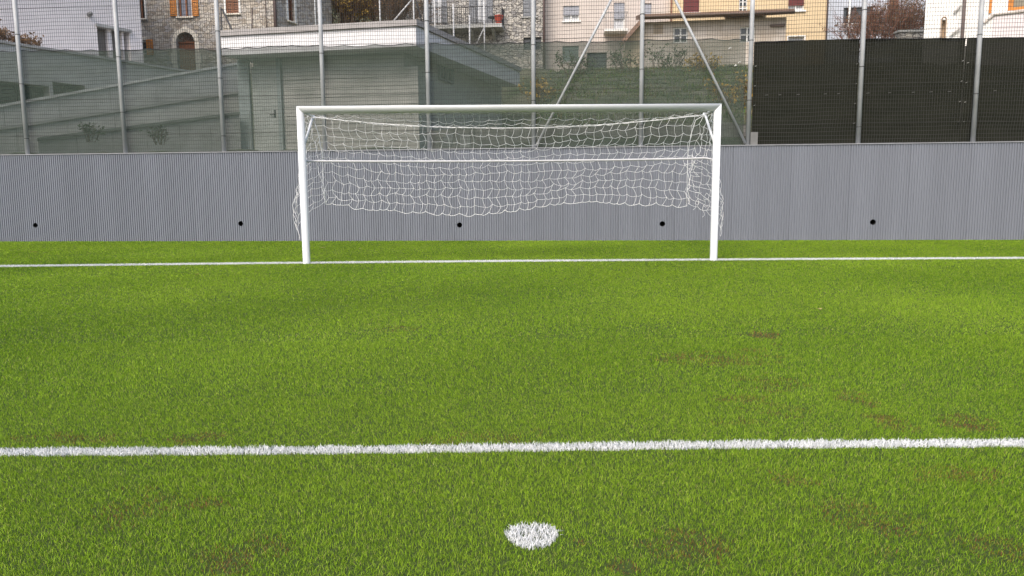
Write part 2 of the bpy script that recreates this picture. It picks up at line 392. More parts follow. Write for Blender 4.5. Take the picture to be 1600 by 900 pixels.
def panel(a0, hole=None):
    mb = MB(); n = int(round(PW / PITCH)); prof = []
    for i in range(n):
        b = a0 + 0.0015 + (PW - 0.003) * i / n; p = (PW - 0.003) / n
        prof += [(b, DEP), (b + p * .14, 0.0), (b + p * .58, 0.0), (b + p * .74, DEP)]
    prof.append((a0 + PW - 0.0015, DEP))
    if hole:
        hc, hz = hole; fine = []
        for i in range(len(prof) - 1):
            fine.append(prof[i]); x0, x1 = prof[i][0], prof[i + 1][0]
            for q in (0.25, 0.5, 0.75):
                if abs((x0 + x1) / 2 - hc) < HR + 0.06: fine.append((x0 + (x1 - x0) * q, prof[i][1] + (prof[i + 1][1] - prof[i][1]) * q))
        fine.append(prof[-1]); prof = fine
    for i in range(len(prof) - 1):
        (xa, ta), (xb, tb) = prof[i], prof[i + 1]
        def half(x): return math.sqrt(max(0, HR ** 2 - (x - hole[0]) ** 2)) if hole else 0
        ha, hb = half(xa), half(xb)
        if ha > 0 or hb > 0:
            z = hole[1]
            mb.add([WO.P(xa, ta, -.05), WO.P(xb, tb, -.05), WO.P(xb, tb, z - hb), WO.P(xa, ta, z - ha)], [(0, 1, 2, 3)])
            mb.add([WO.P(xa, ta, z + ha), WO.P(xb, tb, z + hb), WO.P(xb, tb, WT), WO.P(xa, ta, WT)], [(0, 1, 2, 3)])
        else:
            mb.add([WO.P(xa, ta, -.05), WO.P(xb, tb, -.05), WO.P(xb, tb, WT), WO.P(xa, ta, WT)], [(0, 1, 2, 3)])
    e = [(a0 + 0.0015, DEP), (a0 + PW - 0.0015, DEP)]
    for (x, t) in e: mb.add([WO.P(x, t, -.05), WO.P(x, t, WT), WO.P(x, 0.05, WT), WO.P(x, 0.05, -.05)], [(0, 1, 2, 3)])
    return mb
proto = None; k = A0
while k < A1 - 0.01:
    hs = [(c, z) for c, z in zip(HOLES, HZ) if k <= c < k + PW]
    if hs:
        c, z = hs[0]; c = min(max(c, k + 0.1), k + PW - 0.1)
        panel(k, (c, z)).build('panel', rib_m, wallr)
        m = MB(); ring = []; N = 20
        for t, r_ in ((0.024, HR + 0.012), (0.0235, HR - 0.003), (0.26, HR - 0.003)):
            ring.append([WO.P(c + r_ * math.cos(2 * math.pi * i / N), t, z + r_ * math.sin(2 * math.pi * i / N)) for i in range(N)])
        vs_ = ring[1] + ring[2]; m.add(vs_, [(i, (i + 1) % N, N + (i + 1) % N, N + i) for i in range(N)] + [tuple(range(N, 2 * N))])
        m.build('drain_pipe', dark_m, wallr)
    elif proto is None:
        proto = panel(k).build('panel', rib_m, wallr); pk = k
    else:
        o = proto.copy(); scene.collection.objects.link(o); o.parent = wallr
        dv = WO.d * (k - pk); o.location = (dv[0], dv[1], 0)
    k += PW
m = MB()
for (a, b) in ((A0, A1),):
    WO.box(m, a, b, 0.27, 0.30, -0.05, WT - 0.002)
m.build('core', rib_m, wallr)
m = MB(); WO.box(m, A0, A1, -0.012, 0.31, WT + 0.001, WT + 0.020); m.build('coping', cop_m, wallr)

# ------------------------------------------------------------ ball-stop fence on the wall
galv = mat('galvanised_steel', (0.36, 0.37, 0.38), 0.5, var=0.14, scale=3.0, spec=0.4, bump=0.08, bscale=30)
wire_m = mat('fence_wire', (0.042, 0.043, 0.038), 0.6)
band_m = mat('tie_band', (0.06, 0.06, 0.06), 0.6)
POSTS = [-18.7, -16.25, -13.8] + [WO.px(x, 234, 0.16)[0] for x in (43, 196, 350, 508, 671, 834, 1001, 1168, 1340, 1519)] + [11.9, 14.2, 16.5]
fence = root('ball_stop_fence', WO.P(0, 0.16, WT), 'tall wire mesh fence on round steel posts along the grey wall', 'fence')
FT = 6.6
bandz = [WT + v for v in (0.42, 0.98, 1.62, 2.2, 2.72, 3.4)]
for i, a in enumerate(POSTS):
    m = MB(); lean = random.uniform(-0.012, 0.012)
    m.tube([WO.P(a, 0.16, WT + 0.02), WO.P(a + lean, 0.16, FT + 0.05)], 0.047, 14)
    po = m.build('post', galv, fence, smooth=False)
    po.data.polygons.foreach_set('use_smooth', [len(p.vertices) == 4 for p in po.data.polygons])
    for z in bandz[::2] if i % 2 else bandz[1::2]:
        z += random.uniform(-.06, .06); m = MB(); m.tube([WO.P(a + lean * .5, 0.16, z - .008), WO.P(a + lean * .5, 0.16, z + .008)], 0.0515, 12); m.build('tie_band', band_m, po)
P6, P7, P8 = POSTS[8], POSTS[9], POSTS[10]
for (pa, pb) in ((P6, P7), (P8, P7)):
    s = 1 if pb > pa else -1
    m = MB(); m.tube([WO.P(pa + s * 0.055, 0.13, WT + 0.06), WO.P(pb - s * 0.05, 0.13, 6.25)], 0.028, 10)
    br = m.build('brace', galv, fence, smooth=True)
m = MB(); j = lambda s: random.uniform(-s, s)
a = -20.0
while a < 17.2:
    ph = random.uniform(0, 6); pts = []
    for z in (WT + 0.03, 2.25, 2.6, 3.2, 3.9, 4.6, 5.3, FT):
        bulge = 0.035 * math.exp(-((z - 2.2) / 0.22) ** 2) * math.sin(a * 1.7)
        pts.append(WO.P(a + j(.003) + bulge, 0.225 + 0.008 * math.sin(a * 1.3 + z), z))
    m.tube(pts, 0.0034, 3, cap=False); a += 0.052
z = WT + 0.04
while z < FT:
    pts = [WO.P(a, 0.222 + 0.008 * math.sin(a * 1.3 + z), z + 0.012 * math.sin(a * 2.6 + z * .7) * math.sin(z * 3) + j(.003)) for a in np.arange(-20, 17.3, 0.4)]
    m.tube(pts, 0.0037, 3, cap=False); z += 0.082
for z in (2.45, 3.25, 4.32, 5.3):   # tension wires
    pts = [WO.P(a, 0.215, z + 0.01 * math.sin(a)) for a in np.arange(-20, 17.3, 0.6)]; m.tube(pts, 0.0035, 4, cap=False)
tag(m.build('wire_mesh', wire_m, fence), kind='stuff')
# small grey block on the wall beside a post
m = MB(); (sa, za) = WO.px(1177, 228, .16); WO.box(m, sa - .075, sa + .075, .10, .2, WT + .03, WT + .29)
WO.box(m, sa - .02, sa + .085, .2, .24, WT + .03, WT + .25)
tag(m.build('post_stub', mat('stub_concrete', (0.15, 0.15, 0.145), 0.8, var=.15), origin=WO.P(sa, .15, WT + .03)), 'short grey stub standing on the wall beside the leftmost black screen', 'post stub')

# shade cloths
green_net = net_mat('green_shade_cloth', (0.078, 0.112, 0.090), 0.66, 0.07, (0.105, 0.130, 0.108))
black_net = net_mat('black_shade_cloth', (0.014, 0.015, 0.011), 0.991, 0.007, (0.038, 0.039, 0.029))
def cloth(a0, a1, tops, t, sag, seed, pleat=0.02):
    g = random.Random(seed); mb = MB(); n = int((a1 - a0) / 0.07); rows = 26; top = []
    lo = WT + 0.035; ph = [g.uniform(0, 6) for _ in range(8)]; tie = 0
    for i in range(n + 1):
        a = a0 + (a1 - a0) * i / n
        zt = np.interp(a, tops[0], tops[1]) - sag * abs(math.sin(a * 5.3 + 0.8 * math.sin(a * 1.1))) + 0.4 * sag * math.sin(a * 2.2)
        top.append((a, zt))
    for jr in range(rows + 1):
        w = jr / rows
        for (a, zt) in top:
            tt = t + pleat * (math.sin(a * 3.1 + ph[0] + 2 * w) + .6 * math.sin(a * 8.3 + ph[1]) * (w ** 3) + .5 * math.sin(w * 9 + a + ph[2])) * 0.6
            mb.v.append(tuple(WO.P(a, tt, lo + (zt - lo) * w)))
    for jr in range(rows):
        for i in range(n): mb.f.append((jr * (n + 1) + i, jr * (n + 1) + i + 1, (jr + 1) * (n + 1) + i + 1, (jr + 1) * (n + 1) + i))
    return mb, [WO.P(a, t - .004, zt) for (a, zt) in top]
gt = [(WO.px(x, y, .28)) for (x, y) in ((0, 79), (150, 77), (300, 76), (345, 75), (450, 71.5), (650, 68.5), (760, 66), (833, 65.5), (1000, 62), (1165, 59.5))]
aL, aR = -16, WO.px(1163, 150, .28)[0]
ns = root('green_shade_cloth', WO.P(0, .28, WT + .03), 'see-through grey green shade cloth along the fence behind the goal', 'shade cloth')
mb, edge = cloth(aL, aR, ([aL] + [q[0] for q in gt], [gt[0][1]] + [q[1] for q in gt]), 0.285, 0.03, 1)
mb.build('fabric', green_net, ns, smooth=True)
m = MB(); m.tube(edge, 0.008, 4, cap=False); m.build('edge_cord', band_m, ns)
m = MB(); bright_hole_m = mat('bright_hole_white', (0.75, 0.75, 0.72), .6)  # solid white bits standing in for bright background through holes in the cloth
for (x, y) in ((1140, 76), (1149, 103), (1155, 98)):
    s_, z_ = WO.px(x, y, .27); m = MB(); m.tube([WO.P(s_ - .025, .255, z_ - .01), WO.P(s_, .25, z_ + .012), WO.P(s_ + .03, .255, z_ + .008)], [.008, .016, .009], 6); m.build('bright_hole_bit', bright_hole_m, ns)
def black_screen(x0, x1, ya, yb, label, seed):
    a0 = WO.px(x0, 150, .28)[0] if x0 else None; a1 = WO.px(x1, 150, .28)[0] if x1 else 14.2
    z0, z1 = WO.px(x0, ya, .28)[1], WO.px(x0, yb, .28)[1]
    z1 = WO.px(x1 or 1600, yb, .28)[1]
    r_ = root('black_screen', WO.P((a0 + a1) / 2, .28, WT + .03), label, 'shade screen', 'black screens on the fence')
    mb, edge = cloth(a0, a1, ([a0, a1], [z0, z1]), 0.295, 0.006, seed, 0.030); mb.build('fabric', black_net, r_, smooth=True)
    m = MB(); m.tube(edge, 0.014, 4, cap=False); m.build('hem', mat('black_hem', (0.008, 0.008, 0.008), .7), r_)
    g = random.Random(seed)
    for z in np.linspace(WT + .45, z0 - .5, 4):
        for a in ((a1 - .05,) if x1 else ()) + ((a0 + .04,) if g.random() > .3 else ()):
            q = MB(); q.tube([WO.P(a - .018, .262, z), WO.P(a + .014, .262, z + .012)], [.007, .009], 6); q.build('clip', mat('clip_grey', (.30, .30, .28), .6), r_)
    for i in range(5):
        a = a0 + (a1 - a0) * (0.12 + .72 * i / 4) + g.uniform(-.1, .1); q = MB()
        q.tube([WO.P(a - .03, .264, WT + 1.07), WO.P(a + .03, .264, WT + 1.075)], .009, 6); q.build('clip', mat('grey_tag', (0.10, 0.10, 0.095), .6), r_)
black_screen(1176, 1340, 66, 61, 'black screen panel on the fence nearest the goal', 3)
black_screen(1343, 1504, 61, 60, 'black screen panel in the middle of the three on the fence', 4)
black_screen(1505, None, 60, 60, 'rightmost black screen panel on the fence', 5)
# thin inner stake holding the screens
m = MB(); s_ = WO.px(1504, 150, .36)[0]; m.tube([WO.P(s_ - .03, .36, WT + .02), WO.P(s_, .36, 4.0)], .03, 8)
tag(m.build('screen_stake', mat('stake_steel', (0.12, 0.12, 0.11), .6), smooth=True, origin=WO.P(s_, .36, WT)), 'thin dark stake where the two right black screens meet', 'stake')

# ------------------------------------------------------------ goal
gw = mat('goal_white', (0.70, 0.71, 0.72), 0.35, var=0.03, scale=6, spec=0.5, bump=0.02, bscale=8)
cord_m = mat('net_cord', (0.72, 0.72, 0.72), 0.7)
goal = root('football_goal', (0, 0, 0), 'white football goal with a loosely gathered net', 'goal')
PR, HWG, ZC = 0.055, 3.055, 2.255; N = 28
for s in (-1, 1):
    m = MB(); vs_ = []
    for k_ in (0, 1):
        for i in range(N):
            q = 2 * math.pi * i / N; dx, dy = PR * math.cos(q), PR * math.sin(q)
            vs_.append((s * HWG + dx, dy, -0.05 if k_ == 0 else ZC + s * dx - 0.0008))
    m.add(vs_, [(i, (i + 1) % N, N + (i + 1) % N, N + i) for i in range(N)] + [tuple(range(N, 2 * N))])
    po = m.build('post', gw, goal, smooth=True); po.data.polygons[N].use_smooth = False
m = MB(); vs_ = []
for s in (-1, 1):
    for i in range(N):
        q = 2 * math.pi * i / N; dy, dz = PR * math.cos(q), PR * math.sin(q)
        vs_.append((s * (HWG + dz - 0.0008), dy, ZC + dz))
m.add(vs_, [(i, N + i, N + (i + 1) % N, (i + 1) % N) for i in range(N)] + [tuple(range(N)), tuple(range(N, 2 * N))[::-1]])
cb = m.build('crossbar', gw, goal, smooth=True)
for p in list(cb.data.polygons)[-2:]: p.use_smooth = False
TIPD, TIPZ = 0.45, 2.20
for s in (-1, 1):
    m = MB(); m.tube([(s * 3.04, 0.045, 1.72), (s * 2.99, TIPD - .03, TIPZ - .02)], 0.018, 10)
    m.tube([(s * 3.03, 0.05, 2.235), (s * 2.99, TIPD, TIPZ + .004)], 0.016, 10)
    m.tube([(s * 2.99, TIPD - .03, TIPZ - .03), (s * 2.99, TIPD + .035, TIPZ + .012)], 0.026, 10)
    m.build('net_support', gw, goal, smooth=True)
m = MB()
m.tube([(-3.05, .05, 1.515), (-3.03, .13, 1.52), (-2.95, .17, 1.525)] + [(x, .175, 1.525 - 0.02 * (1 - (x / 3) ** 2)) for x in np.linspace(-2.6, 2.6, 12)] + [(2.93, .17, 1.53), (3.02, .13, 1.51), (3.05, .05, 1.47)], 0.016, 10)
m.build('rear_bar', mat('dull_white', (.46, .46, .47), .5, var=.08), goal, smooth=True)
# net -----------------------------------------------------------------
CR = 0.0027
net = MB()
def cordseg(p, q, slack=0.012, r=CR, n=3):
    p = np.asarray(p); q = np.asarray(q); dv = np.array([j(slack), j(slack * .8), -abs(j(slack)) * 1.3]); pts = []
    for i in range(n + 1):
        w = i / n; pts.append(p * (1 - w) + q * w + dv * 4 * w * (1 - w))
    net.tube(pts, r, 4, cap=False)
def knot(p): 
    r = .0075; p = np.asarray(p); net.add([p + (r, 0, 0), p + (0, r, 0), p - (r, 0, 0), p - (0, r, 0), p + (0, 0, r), p - (0, 0, r)],
        [(0, 1, 4), (1, 2, 4), (2, 3, 4), (3, 0, 4), (1, 0, 5), (2, 1, 5), (3, 2, 5), (0, 3, 5)])
NC = 47
def hem(u):   # height of the gathered lower edge of the back panel
    return float(np.interp(u, [-3, -2.4, -1.4, -.6, 0.2, .7, 1.3, 1.9, 2.4, 3], [.90, .80, .745, .73, .78, .84, .885, .885, .87, .80]))
cols = []
for i in range(NC + 1):
    u = -2.96 + 5.92 * i / NC; e = u / 2.96; sag = 0.19 * (1 - e * e)
    ub = u * (0.955 if u < 0 else 0.925); c = []
    path = [(0.05, 2.197, u)]
    for k_ in (1, 2): w = k_ / 3; path.append((0.05 + .40 * w, 2.197 + (TIPZ - sag - 2.197) * w - .035 * math.sin(math.pi * w), u * 1.0))
    path.append((0.45, TIPZ - sag, u)); zr = TIPZ - sag; zh = hem(u); nr = 11
    for k_ in range(1, nr + 1):
        w = k_ / nr
        path.append((0.45 + .12 * math.sin(w * 2.2) - .14 * w, zr + (zh - zr) * w, u + (ub - u) * min(1, w * 1.3)))
    stag = 0.0
    for r_, (d_, z_, x_) in enumerate(path):
        fr_ = 0 if r_ == 0 else (0.35 if r_ == 3 else 1.0)
        zig = (0.020 if (r_ % 2) else -0.020) * (1 if r_ > 0 else 0)
        low = 1 + 0.5 * max(0, (r_ - 6) / 7)
        c.append(np.array([x_ + fr_ * (zig + j(.016) * low), d_ + fr_ * j(.03), z_ + fr_ * (j(.012) * low + .02 * math.sin(x_ * 2.3 + r_ * .9) + (.012 if i % 2 else -.012))]))
    cols.append(c)
for i in range(NC + 1):
    for r_ in range(len(cols[i]) - 1): cordseg(cols[i][r_], cols[i][r_ + 1], 0.014)
    knot(cols[i][0])
    p = cols[i][0]; net.tube([p + (0, -.01, 0), p + (.012, .02, .03), p + (.0, .03, .05), p + (-.01, .0, .01)], .004, 4)
for i in range(NC):
    for r_ in range(len(cols[0])):
        cordseg(cols[i][r_], cols[i + 1][r_], 0.014 + (.005 if r_ > 8 else 0), CR * (1.5 if r_ in (0, len(cols[0]) - 1) else 1))
# rear top rope
pts = [(u, .452, TIPZ - .19 * (1 - (u / 3.06) ** 2) + .006) for u in np.linspace(-2.99, 2.99, 40)]; net.tube(pts, .0062, 6, cap=False)
for sp in ([(-2.99, .45, 2.2), (-2.93, .50, 1.95), (-2.89, .53, 1.66), (-2.89, .50, 1.3), (-2.86, .47, 1.05), (-2.84, .43, .87)], [(2.99, .45, 2.2), (2.86, .49, 2.12), (2.80, .52, 1.9), (2.76, .52, 1.6), (2.75, .48, 1.2), (2.73, .43, .86)]): net.tube(sp, .0065, 5)
# side panels, from the post to the back seam
def side(s, bul, z_post, z_seam, cl, seed, out_lo):
    g = random.Random(seed); nv, nw = cl, 14; grid = []
    seam_i = 0 if s < 0 else NC
    for v in range(nv + 1):
        fv = v / nv; c = []
        for w_ in range(nw + 1):
            fw = w_ / nw
            top = np.array([s * 3.055, .05 + .40 * fv, 2.19 + (TIPZ - 2.19) * fv])
            xs_ = s * (3.06 - (.20 if s < 0 else .32) * min(1, fw * 1.3) * fv)
            zb = z_post + (z_seam - z_post) * fv ** 0.8
            z_ = top[2] + (zb - top[2]) * fw
            x_ = s * 3.05 * (1 - fv) + xs_ * fv + s * bul * math.sin(math.pi * min(1, fv * .75 + .25)) * max(0, fw - .28) / .72 * (1 - .45 * max(0, fw - .8) / .2)
            y_ = .045 + .43 * fv * (1 - .25 * fw)
            n_ = .028 if 0 < v else .012
            c.append(np.array([x_ + g.uniform(-n_, n_), y_ + g.uniform(-n_, n_), z_ + g.uniform(-n_, n_)]))
        grid.append(c)
    for v in range(nv + 1):
        for w_ in range(nw):
            cordseg(grid[v][w_], grid[v][w_ + 1], .02, CR * (1.7 if v == nv else 1))
    for v in range(nv):
        for w_ in range(nw + 1): cordseg(grid[v][w_], grid[v + 1][w_], .02)
    # lace the seam to the back panel
    for w_ in range(2, nw + 1):
        r_ = min(len(cols[0]) - 1, 3 + int((w_ / nw) * 10)); cordseg(grid[nv][w_], cols[seam_i][r_], .02)
side(-1, 0.30, 0.36, 0.88, 5, 8, True)
side(1, 0.25, 0.36, 0.86, 6, 9, False)
# gathered folds at the right: slack loops bunched behind the post
g = random.Random(14)
for k_ in range(4):
    f_ = g.random(); x_ = 2.62 + .40 * f_; z0 = 1.45 - .25 * f_ + g.uniform(-.35, .2); p = np.array([x_, .30 + g.uniform(-.1, .1), z0])
    for q in range(4):
        p2 = p + np.array([g.uniform(-.05, .09), g.uniform(-.05, .05), -g.uniform(.06, .13)])
        if p2[2] < np.interp(p2[0], [2.5, 2.7, 2.95, 3.1], [.92, .85, .50, .42]): break
        cordseg(p, p2, .03); cordseg(p, p + np.array([g.uniform(.06, .13), g.uniform(-.04, .04), g.uniform(-.05, .03)]), .03); p = p2
tag(net.build('net', cord_m, goal, smooth=True), 'white knotted cord net gathered up off the ground')

# ------------------------------------------------------------ fallen leaves
leafm = [mat('leaf_brown', (0.16, 0.07, 0.03), .7, var=.3, scale=60), mat('leaf_tan', (0.42, 0.30, 0.16), .7, var=.2, scale=60), mat('leaf_dark', (0.05, 0.035, 0.02), .8)]
def leaf(px_, py_, size, mi, label, ang):
    c = gp(px_, py_, .016); mb = MB(); pr = [(-1, 0), (-.55, .38), (0, .5), (.5, .34), (1, 0), (.5, -.32), (0, -.48), (-.5, -.35)]
    vs_ = [(c[0], c[1], c[2] + .006)]
    for (a, b) in pr:
        x_ = a * math.cos(ang) - b * math.sin(ang); y_ = a * math.sin(ang) + b * math.cos(ang)
        vs_.append((c[0] + x_ * size, c[1] + y_ * size, c[2] + .25 * size * abs(b) + .2 * size * abs(a) ** 2))
    mb.add(vs_, [(0, i + 1, (i + 1) % 8 + 1) for i in range(8)])
    stem = MB(); tip = vs_[1]; mb.tube([vs_[0], tip, (tip[0] - size * .5 * math.cos(ang), tip[1] - size * .5 * math.sin(ang), tip[2] + .01)], size * .04, 3)
    tag(mb.build('fallen_leaf', leafm[mi], origin=c), label, 'leaf', 'fallen leaves on the turf')
leaf(56, 394, .06, 0, 'reddish brown leaf on the turf near the left end of the wall', .2)
leaf(70, 387, .03, 2, 'tiny dark leaf just above the reddish brown leaf at far left', 1)
leaf(505, 387, .05, 1, 'pale tan leaf behind the left goal post', .3)
leaf(512, 396, .035, 2, 'dark leaf on the turf just behind the left goal post', .9)
leaf(563, 389, .04, 1, 'small tan leaf behind the goal line inside the goal', 2.2)
leaf(308, 429, .04, 0, 'brown leaf in front of the goal line left of the goal', 1.3)
leaf(529, 417, .03, 2, 'tiny dark leaf just in front of the goal line by the left post', .1)
leaf(1281, 483, .03, 1, 'tiny pale leaf on the turf right of the goal', .5)
leaf(445, 455, .025, 2, 'tiny dark leaf on the turf in front of the left post', .5)

# ------------------------------------------------------------ background buildings
def far_root(name, fr, z, label, cat, group=None): return root(name, fr.P(fr.len / 2, 0, z), label, cat, group)
plaster_w = mat('white_plaster', (0.76, 0.71, 0.71), .85, var=.05, scale=1.5, bump=.1, bscale=20)
grey_c = mat('grey_concrete', (0.36, 0.36, 0.35), .85, var=.14, scale=1.2, bump=.15, bscale=15)
lgrey_c = mat('pale_concrete', (0.48, 0.48, 0.46), .85, var=.1, scale=1.2, bump=.1, bscale=15)
stone_a = stone_mat('pale_rubble_stone', [(0.27, 0.23, 0.19), (0.42, 0.37, 0.31), (0.52, 0.48, 0.42), (0.36, 0.34, 0.33), (0.56, 0.51, 0.44)], (0.36, 0.32, 0.28), 4.2)
stone_b = stone_mat('grey_rubble_stone', [(0.22, 0.21, 0.21), (0.38, 0.36, 0.33), (0.48, 0.45, 0.40), (0.30, 0.29, 0.28), (0.50, 0.47, 0.42)], (0.13, 0.12, 0.11), 3.4, .07)
cutstone = mat('cut_stone', (0.74, 0.68, 0.58), .8, var=.1, scale=6)
orange_w = mat('orange_wood', (0.50, 0.19, 0.035), .55, var=.2, scale=8)
brown_w = mat('brown_wood', (0.20, 0.085, 0.045), .6, var=.2, scale=8)
dkred = mat('dark_red_shutter', (0.13, 0.03, 0.03), .55, var=.1)
grey_sh = mat('grey_shutter', (0.20, 0.21, 0.23), .6, var=.1)
metal_d = mat('dark_iron', (0.05, 0.05, 0.055), .5)
pipe_b = mat('brown_pipe', (0.075, 0.05, 0.045), .5)
roof_m = mat('roof_tiles', (0.22, 0.12, 0.08), .8, var=.25, scale=5, bump=.4, bscale=12)

# white house at the left, standing on a terrace
fw = frame_px(-120, 24.2, 222, 30.4, 60)
wh = far_root('white_house', fw, 5.5, 'plain pinkish white house at the left above a terrace', 'house')
h1 = fw.rect(153, 46, 203, 82); h1 = (h1[0], h1[1], 5.4, h1[3])
m = MB(); facade(m, fw, 0, fw.len, 5.0, 12.0, [h1], .45, 9); m.build('wall', plaster_w, wh)
a, b, c, d = h1; bw = (b - a)
m = MB()
for (u, v) in ((.36, .48), (.80, .86)): fw.box(m, a + bw * u, a + bw * v, .12, .30, c, d)
m.build('pillar', plaster_w, wh)
m = MB(); fw.box(m, a - .05, b + .05, -.10, .4, d - .01, d + .10); m.build('lintel', grey_c, wh)
for (u, v) in ((.02, .35), (.49, .79)):
    m = MB(); n = 9
    for i in range(n):
        x0 = a + bw * (u + (v - u) * i / n); x1 = a + bw * (u + (v - u) * (i + .9) / n); fw.box(m, x0, x1, .31, .35, c, d - .05)
    m.build('shutter', mat('taupe_shutter', (0.20, 0.18, 0.165), .7, var=.1), wh)
s_, z_ = fw.px(139, 23); m = MB(); m.tube([fw.P(s_, 0, z_), fw.P(s_, -.12, z_)], [.09, .07], 10); m.tube([fw.P(s_, -.1, z_ + .02), fw.P(s_, -.16, z_ - .02)], [.10, .06], 10); m.build('wall_lamp', mat('lamp_grey', (.2, .2, .2), .5), wh)
m = MB(); e0, e1 = fw.P(-.5, -.8, 12), fw.P(fw.len + .5, -.8, 12); f0, f1 = fw.P(-.5, 4.5, 14.4), fw.P(fw.len + .5, 4.5, 14.4); g0, g1 = fw.P(-.5, 9.8, 12), fw.P(fw.len + .5, 9.8, 12)
m.add([e0, e1, f1, f0, g0, g1], [(0, 1, 2, 3), (3, 2, 5, 4), (0, 3, 4), (1, 5, 2), (0, 4, 5, 1)]); m.build('roof', roof_m, wh)
# terrace wall in front of it, with a dark opening
ft = frame_px(-120, 22.9, 300, 30.9, 80)
tw = far_root('terrace_wall', ft, 2.3, 'pale terrace wall below the white house, behind the green cloth', 'wall')
zt = ft.px(75, 79)[1]
o1 = ft.rect(-60, 127, 78, 168); o2 = ft.rect(84, 131, 134, 168); o1 = (*o1[:2], 2.8, o1[3]); o2 = (*o2[:2], 2.8, o2[3])
m = MB(); facade(m, ft, -1, ft.len, 2.0, zt, [o1, o2], .5, 1.4); m.build('wall', lgrey_c, tw)
m = MB(); ft.box(m, -1.05, ft.len + .05, -.07, 1.2, zt + .003, zt + .09); m.build('coping', grey_c, tw)
for o_ in (o1, o2):
    m = MB(); n = max(2, int((o_[1] - o_[0]) / .9))
    for i in range(n):
        x0 = o_[0] + (o_[1] - o_[0]) * i / n; x1 = o_[0] + (o_[1] - o_[0]) * (i + 1) / n
        ft.box(m, x0 + .03, x1 - .03, .38, .42, o_[2], o_[3] - .03)
    m.build('recess_panel', mat('dark_green_recess', (0.035, 0.05, 0.04), .5), tw)  # dark panels filling the recessed openings
# ramp parapets
def slope_wall(name, pa, pb, zlow, thick, mm, cm, label):
    A = at(*pa); B = at(*pb); fr = Frame(A, B); L_ = fr.len; r_ = root(name, fr.P(L_ / 2, 0, zlow), label, 'wall')
    m = MB(); n = 6
    for i in range(n):
        u0, u1 = L_ * i / n + .004, L_ * (i + 1) / n - .004; z0 = A[2] + (B[2] - A[2]) * i / n; z1 = A[2] + (B[2] - A[2]) * (i + 1) / n
        m = MB(); m.hexa([fr.P(u0, 0, zlow), fr.P(u1, 0, zlow), fr.P(u1, thick, zlow), fr.P(u0, thick, zlow), fr.P(u0, 0, z0), fr.P(u1, 0, z1), fr.P(u1, thick, z1), fr.P(u0, thick, z0)])
        m.build('panel', mm, r_)
    m = MB(); m.hexa([fr.P(0, -.05, A[2] + .003), fr.P(L_, -.05, B[2] + .003), fr.P(L_, thick + .05, B[2] + .003), fr.P(0, thick + .05, A[2] + .003),
                      fr.P(0, -.05, A[2] + .08), fr.P(L_, -.05, B[2] + .08), fr.P(L_, thick + .05, B[2] + .08), fr.P(0, thick + .05, A[2] + .08)])
    m.build('coping', cm, r_)
slope_wall('ramp_parapet', (-90, 184, 20.2), (372, 101, 26.2), 2.0, .25, lgrey_c, mat('pale_coping', (.6, .6, .57), .8, var=.1), 'long sloping concrete ramp wall with a pale top edge, at left')
slope_wall('ramp_parapet', (-60, 213, 19.2), (373, 146, 23.6), 2.0, .25, lgrey_c, grey_c, 'middle sloping concrete wall below the pale edged ramp')
slope_wall('ramp_parapet', (60, 220, 18.8), (374, 179, 21.8), 2.0, .25, grey_c, mat('dark_coping', (.16, .17, .16), .8, var=.1), 'lowest dark topped sloping wall nearest the fence at left')

# stone house with orange shutters
fs = frame_px(205, 36.3, 433, 35.6, 60); fs2 = frame_px(433.2, 35.6, 519, 40.0, 40)
sh = far_root('stone_house', fs, 6.5, 'pale stone house with orange shutters and an arched doorway', 'house')
wA = fs.rect(277, -45, 298, 26); wB = fs.rect(352, -40, 372, 21); wC = fs.rect(211, -40, 225, 29); wD = fs.rect(216, 63, 229, 84)
ar = fs.rect(277, 66, 306, 110); zspr = ar[3]; rad = (ar[1] - ar[0]) / 2; ac = (ar[0] + ar[1]) / 2; zarch = fs.px(291, 55)[1]
door = (ar[0], ar[1], 6.55, zspr)
m = MB(); facade(m, fs, 0, fs.len, 5.8, 13.5, [wA, wB, wC, wD, (ar[0], ar[1], 6.55, zspr + rad)], .3, 8)
# masonry spandrels above the arched opening
Na = 12
for i in range(Na):
    q0, q1 = math.pi * i / Na, math.pi * (i + 1) / Na
    x0, x1 = ac - rad * math.cos(q0), ac - rad * math.cos(q1); z0, z1 = zspr + rad * math.sin(q0), zspr + rad * math.sin(q1)
    m.add([fs.P(x0, 0, z0), fs.P(x1, 0, z1), fs.P(x1, 0, zspr + rad), fs.P(x0, 0, zspr + rad)], [(0, 1, 2, 3)])
    m.add([fs.P(x0, 0, z0), fs.P(x1, 0, z1), fs.P(x1, .3, z1), fs.P(x0, .3, z0)], [(0, 1, 2, 3)])
facade(m, fs2, 0.01, fs2.len, 5.8, 13.5, [fs2.rect(449, -45, 459, 33)], .3, 6)
m.build('wall', stone_a, sh)
nv = 9
for i in range(nv):
    q0, q1 = math.pi * i / nv + .012, math.pi * (i + 1) / nv - .012; r0, r1 = rad + .004, rad + .20; m = MB()
    P_ = lambda r_, q, t: fs.P(ac - r_ * math.cos(q), t, zspr + r_ * math.sin(q))
    m.hexa([P_(r0, q0, -.06), P_(r0, q1, -.06), P_(r0, q1, .1), P_(r0, q0, .1), P_(r1, q0, -.06), P_(r1, q1, -.06), P_(r1, q1, .1), P_(r1, q0, .1)])
    m.build('arch_stone', cutstone, sh)
for s in (-1, 1):
    for i in range(4):
        z0 = 6.56 + (zspr - 6.56) * i / 4; z1 = 6.56 + (zspr - 6.56) * (i + 1) / 4 - .015; x0 = ac + s * (rad + .004); x1 = ac + s * (rad + (.22 if i % 2 else .28)); m = MB()
        fs.box(m, min(x0, x1), max(x0, x1), -.055, .1, z0, z1); m.build('jamb_stone', cutstone, sh)
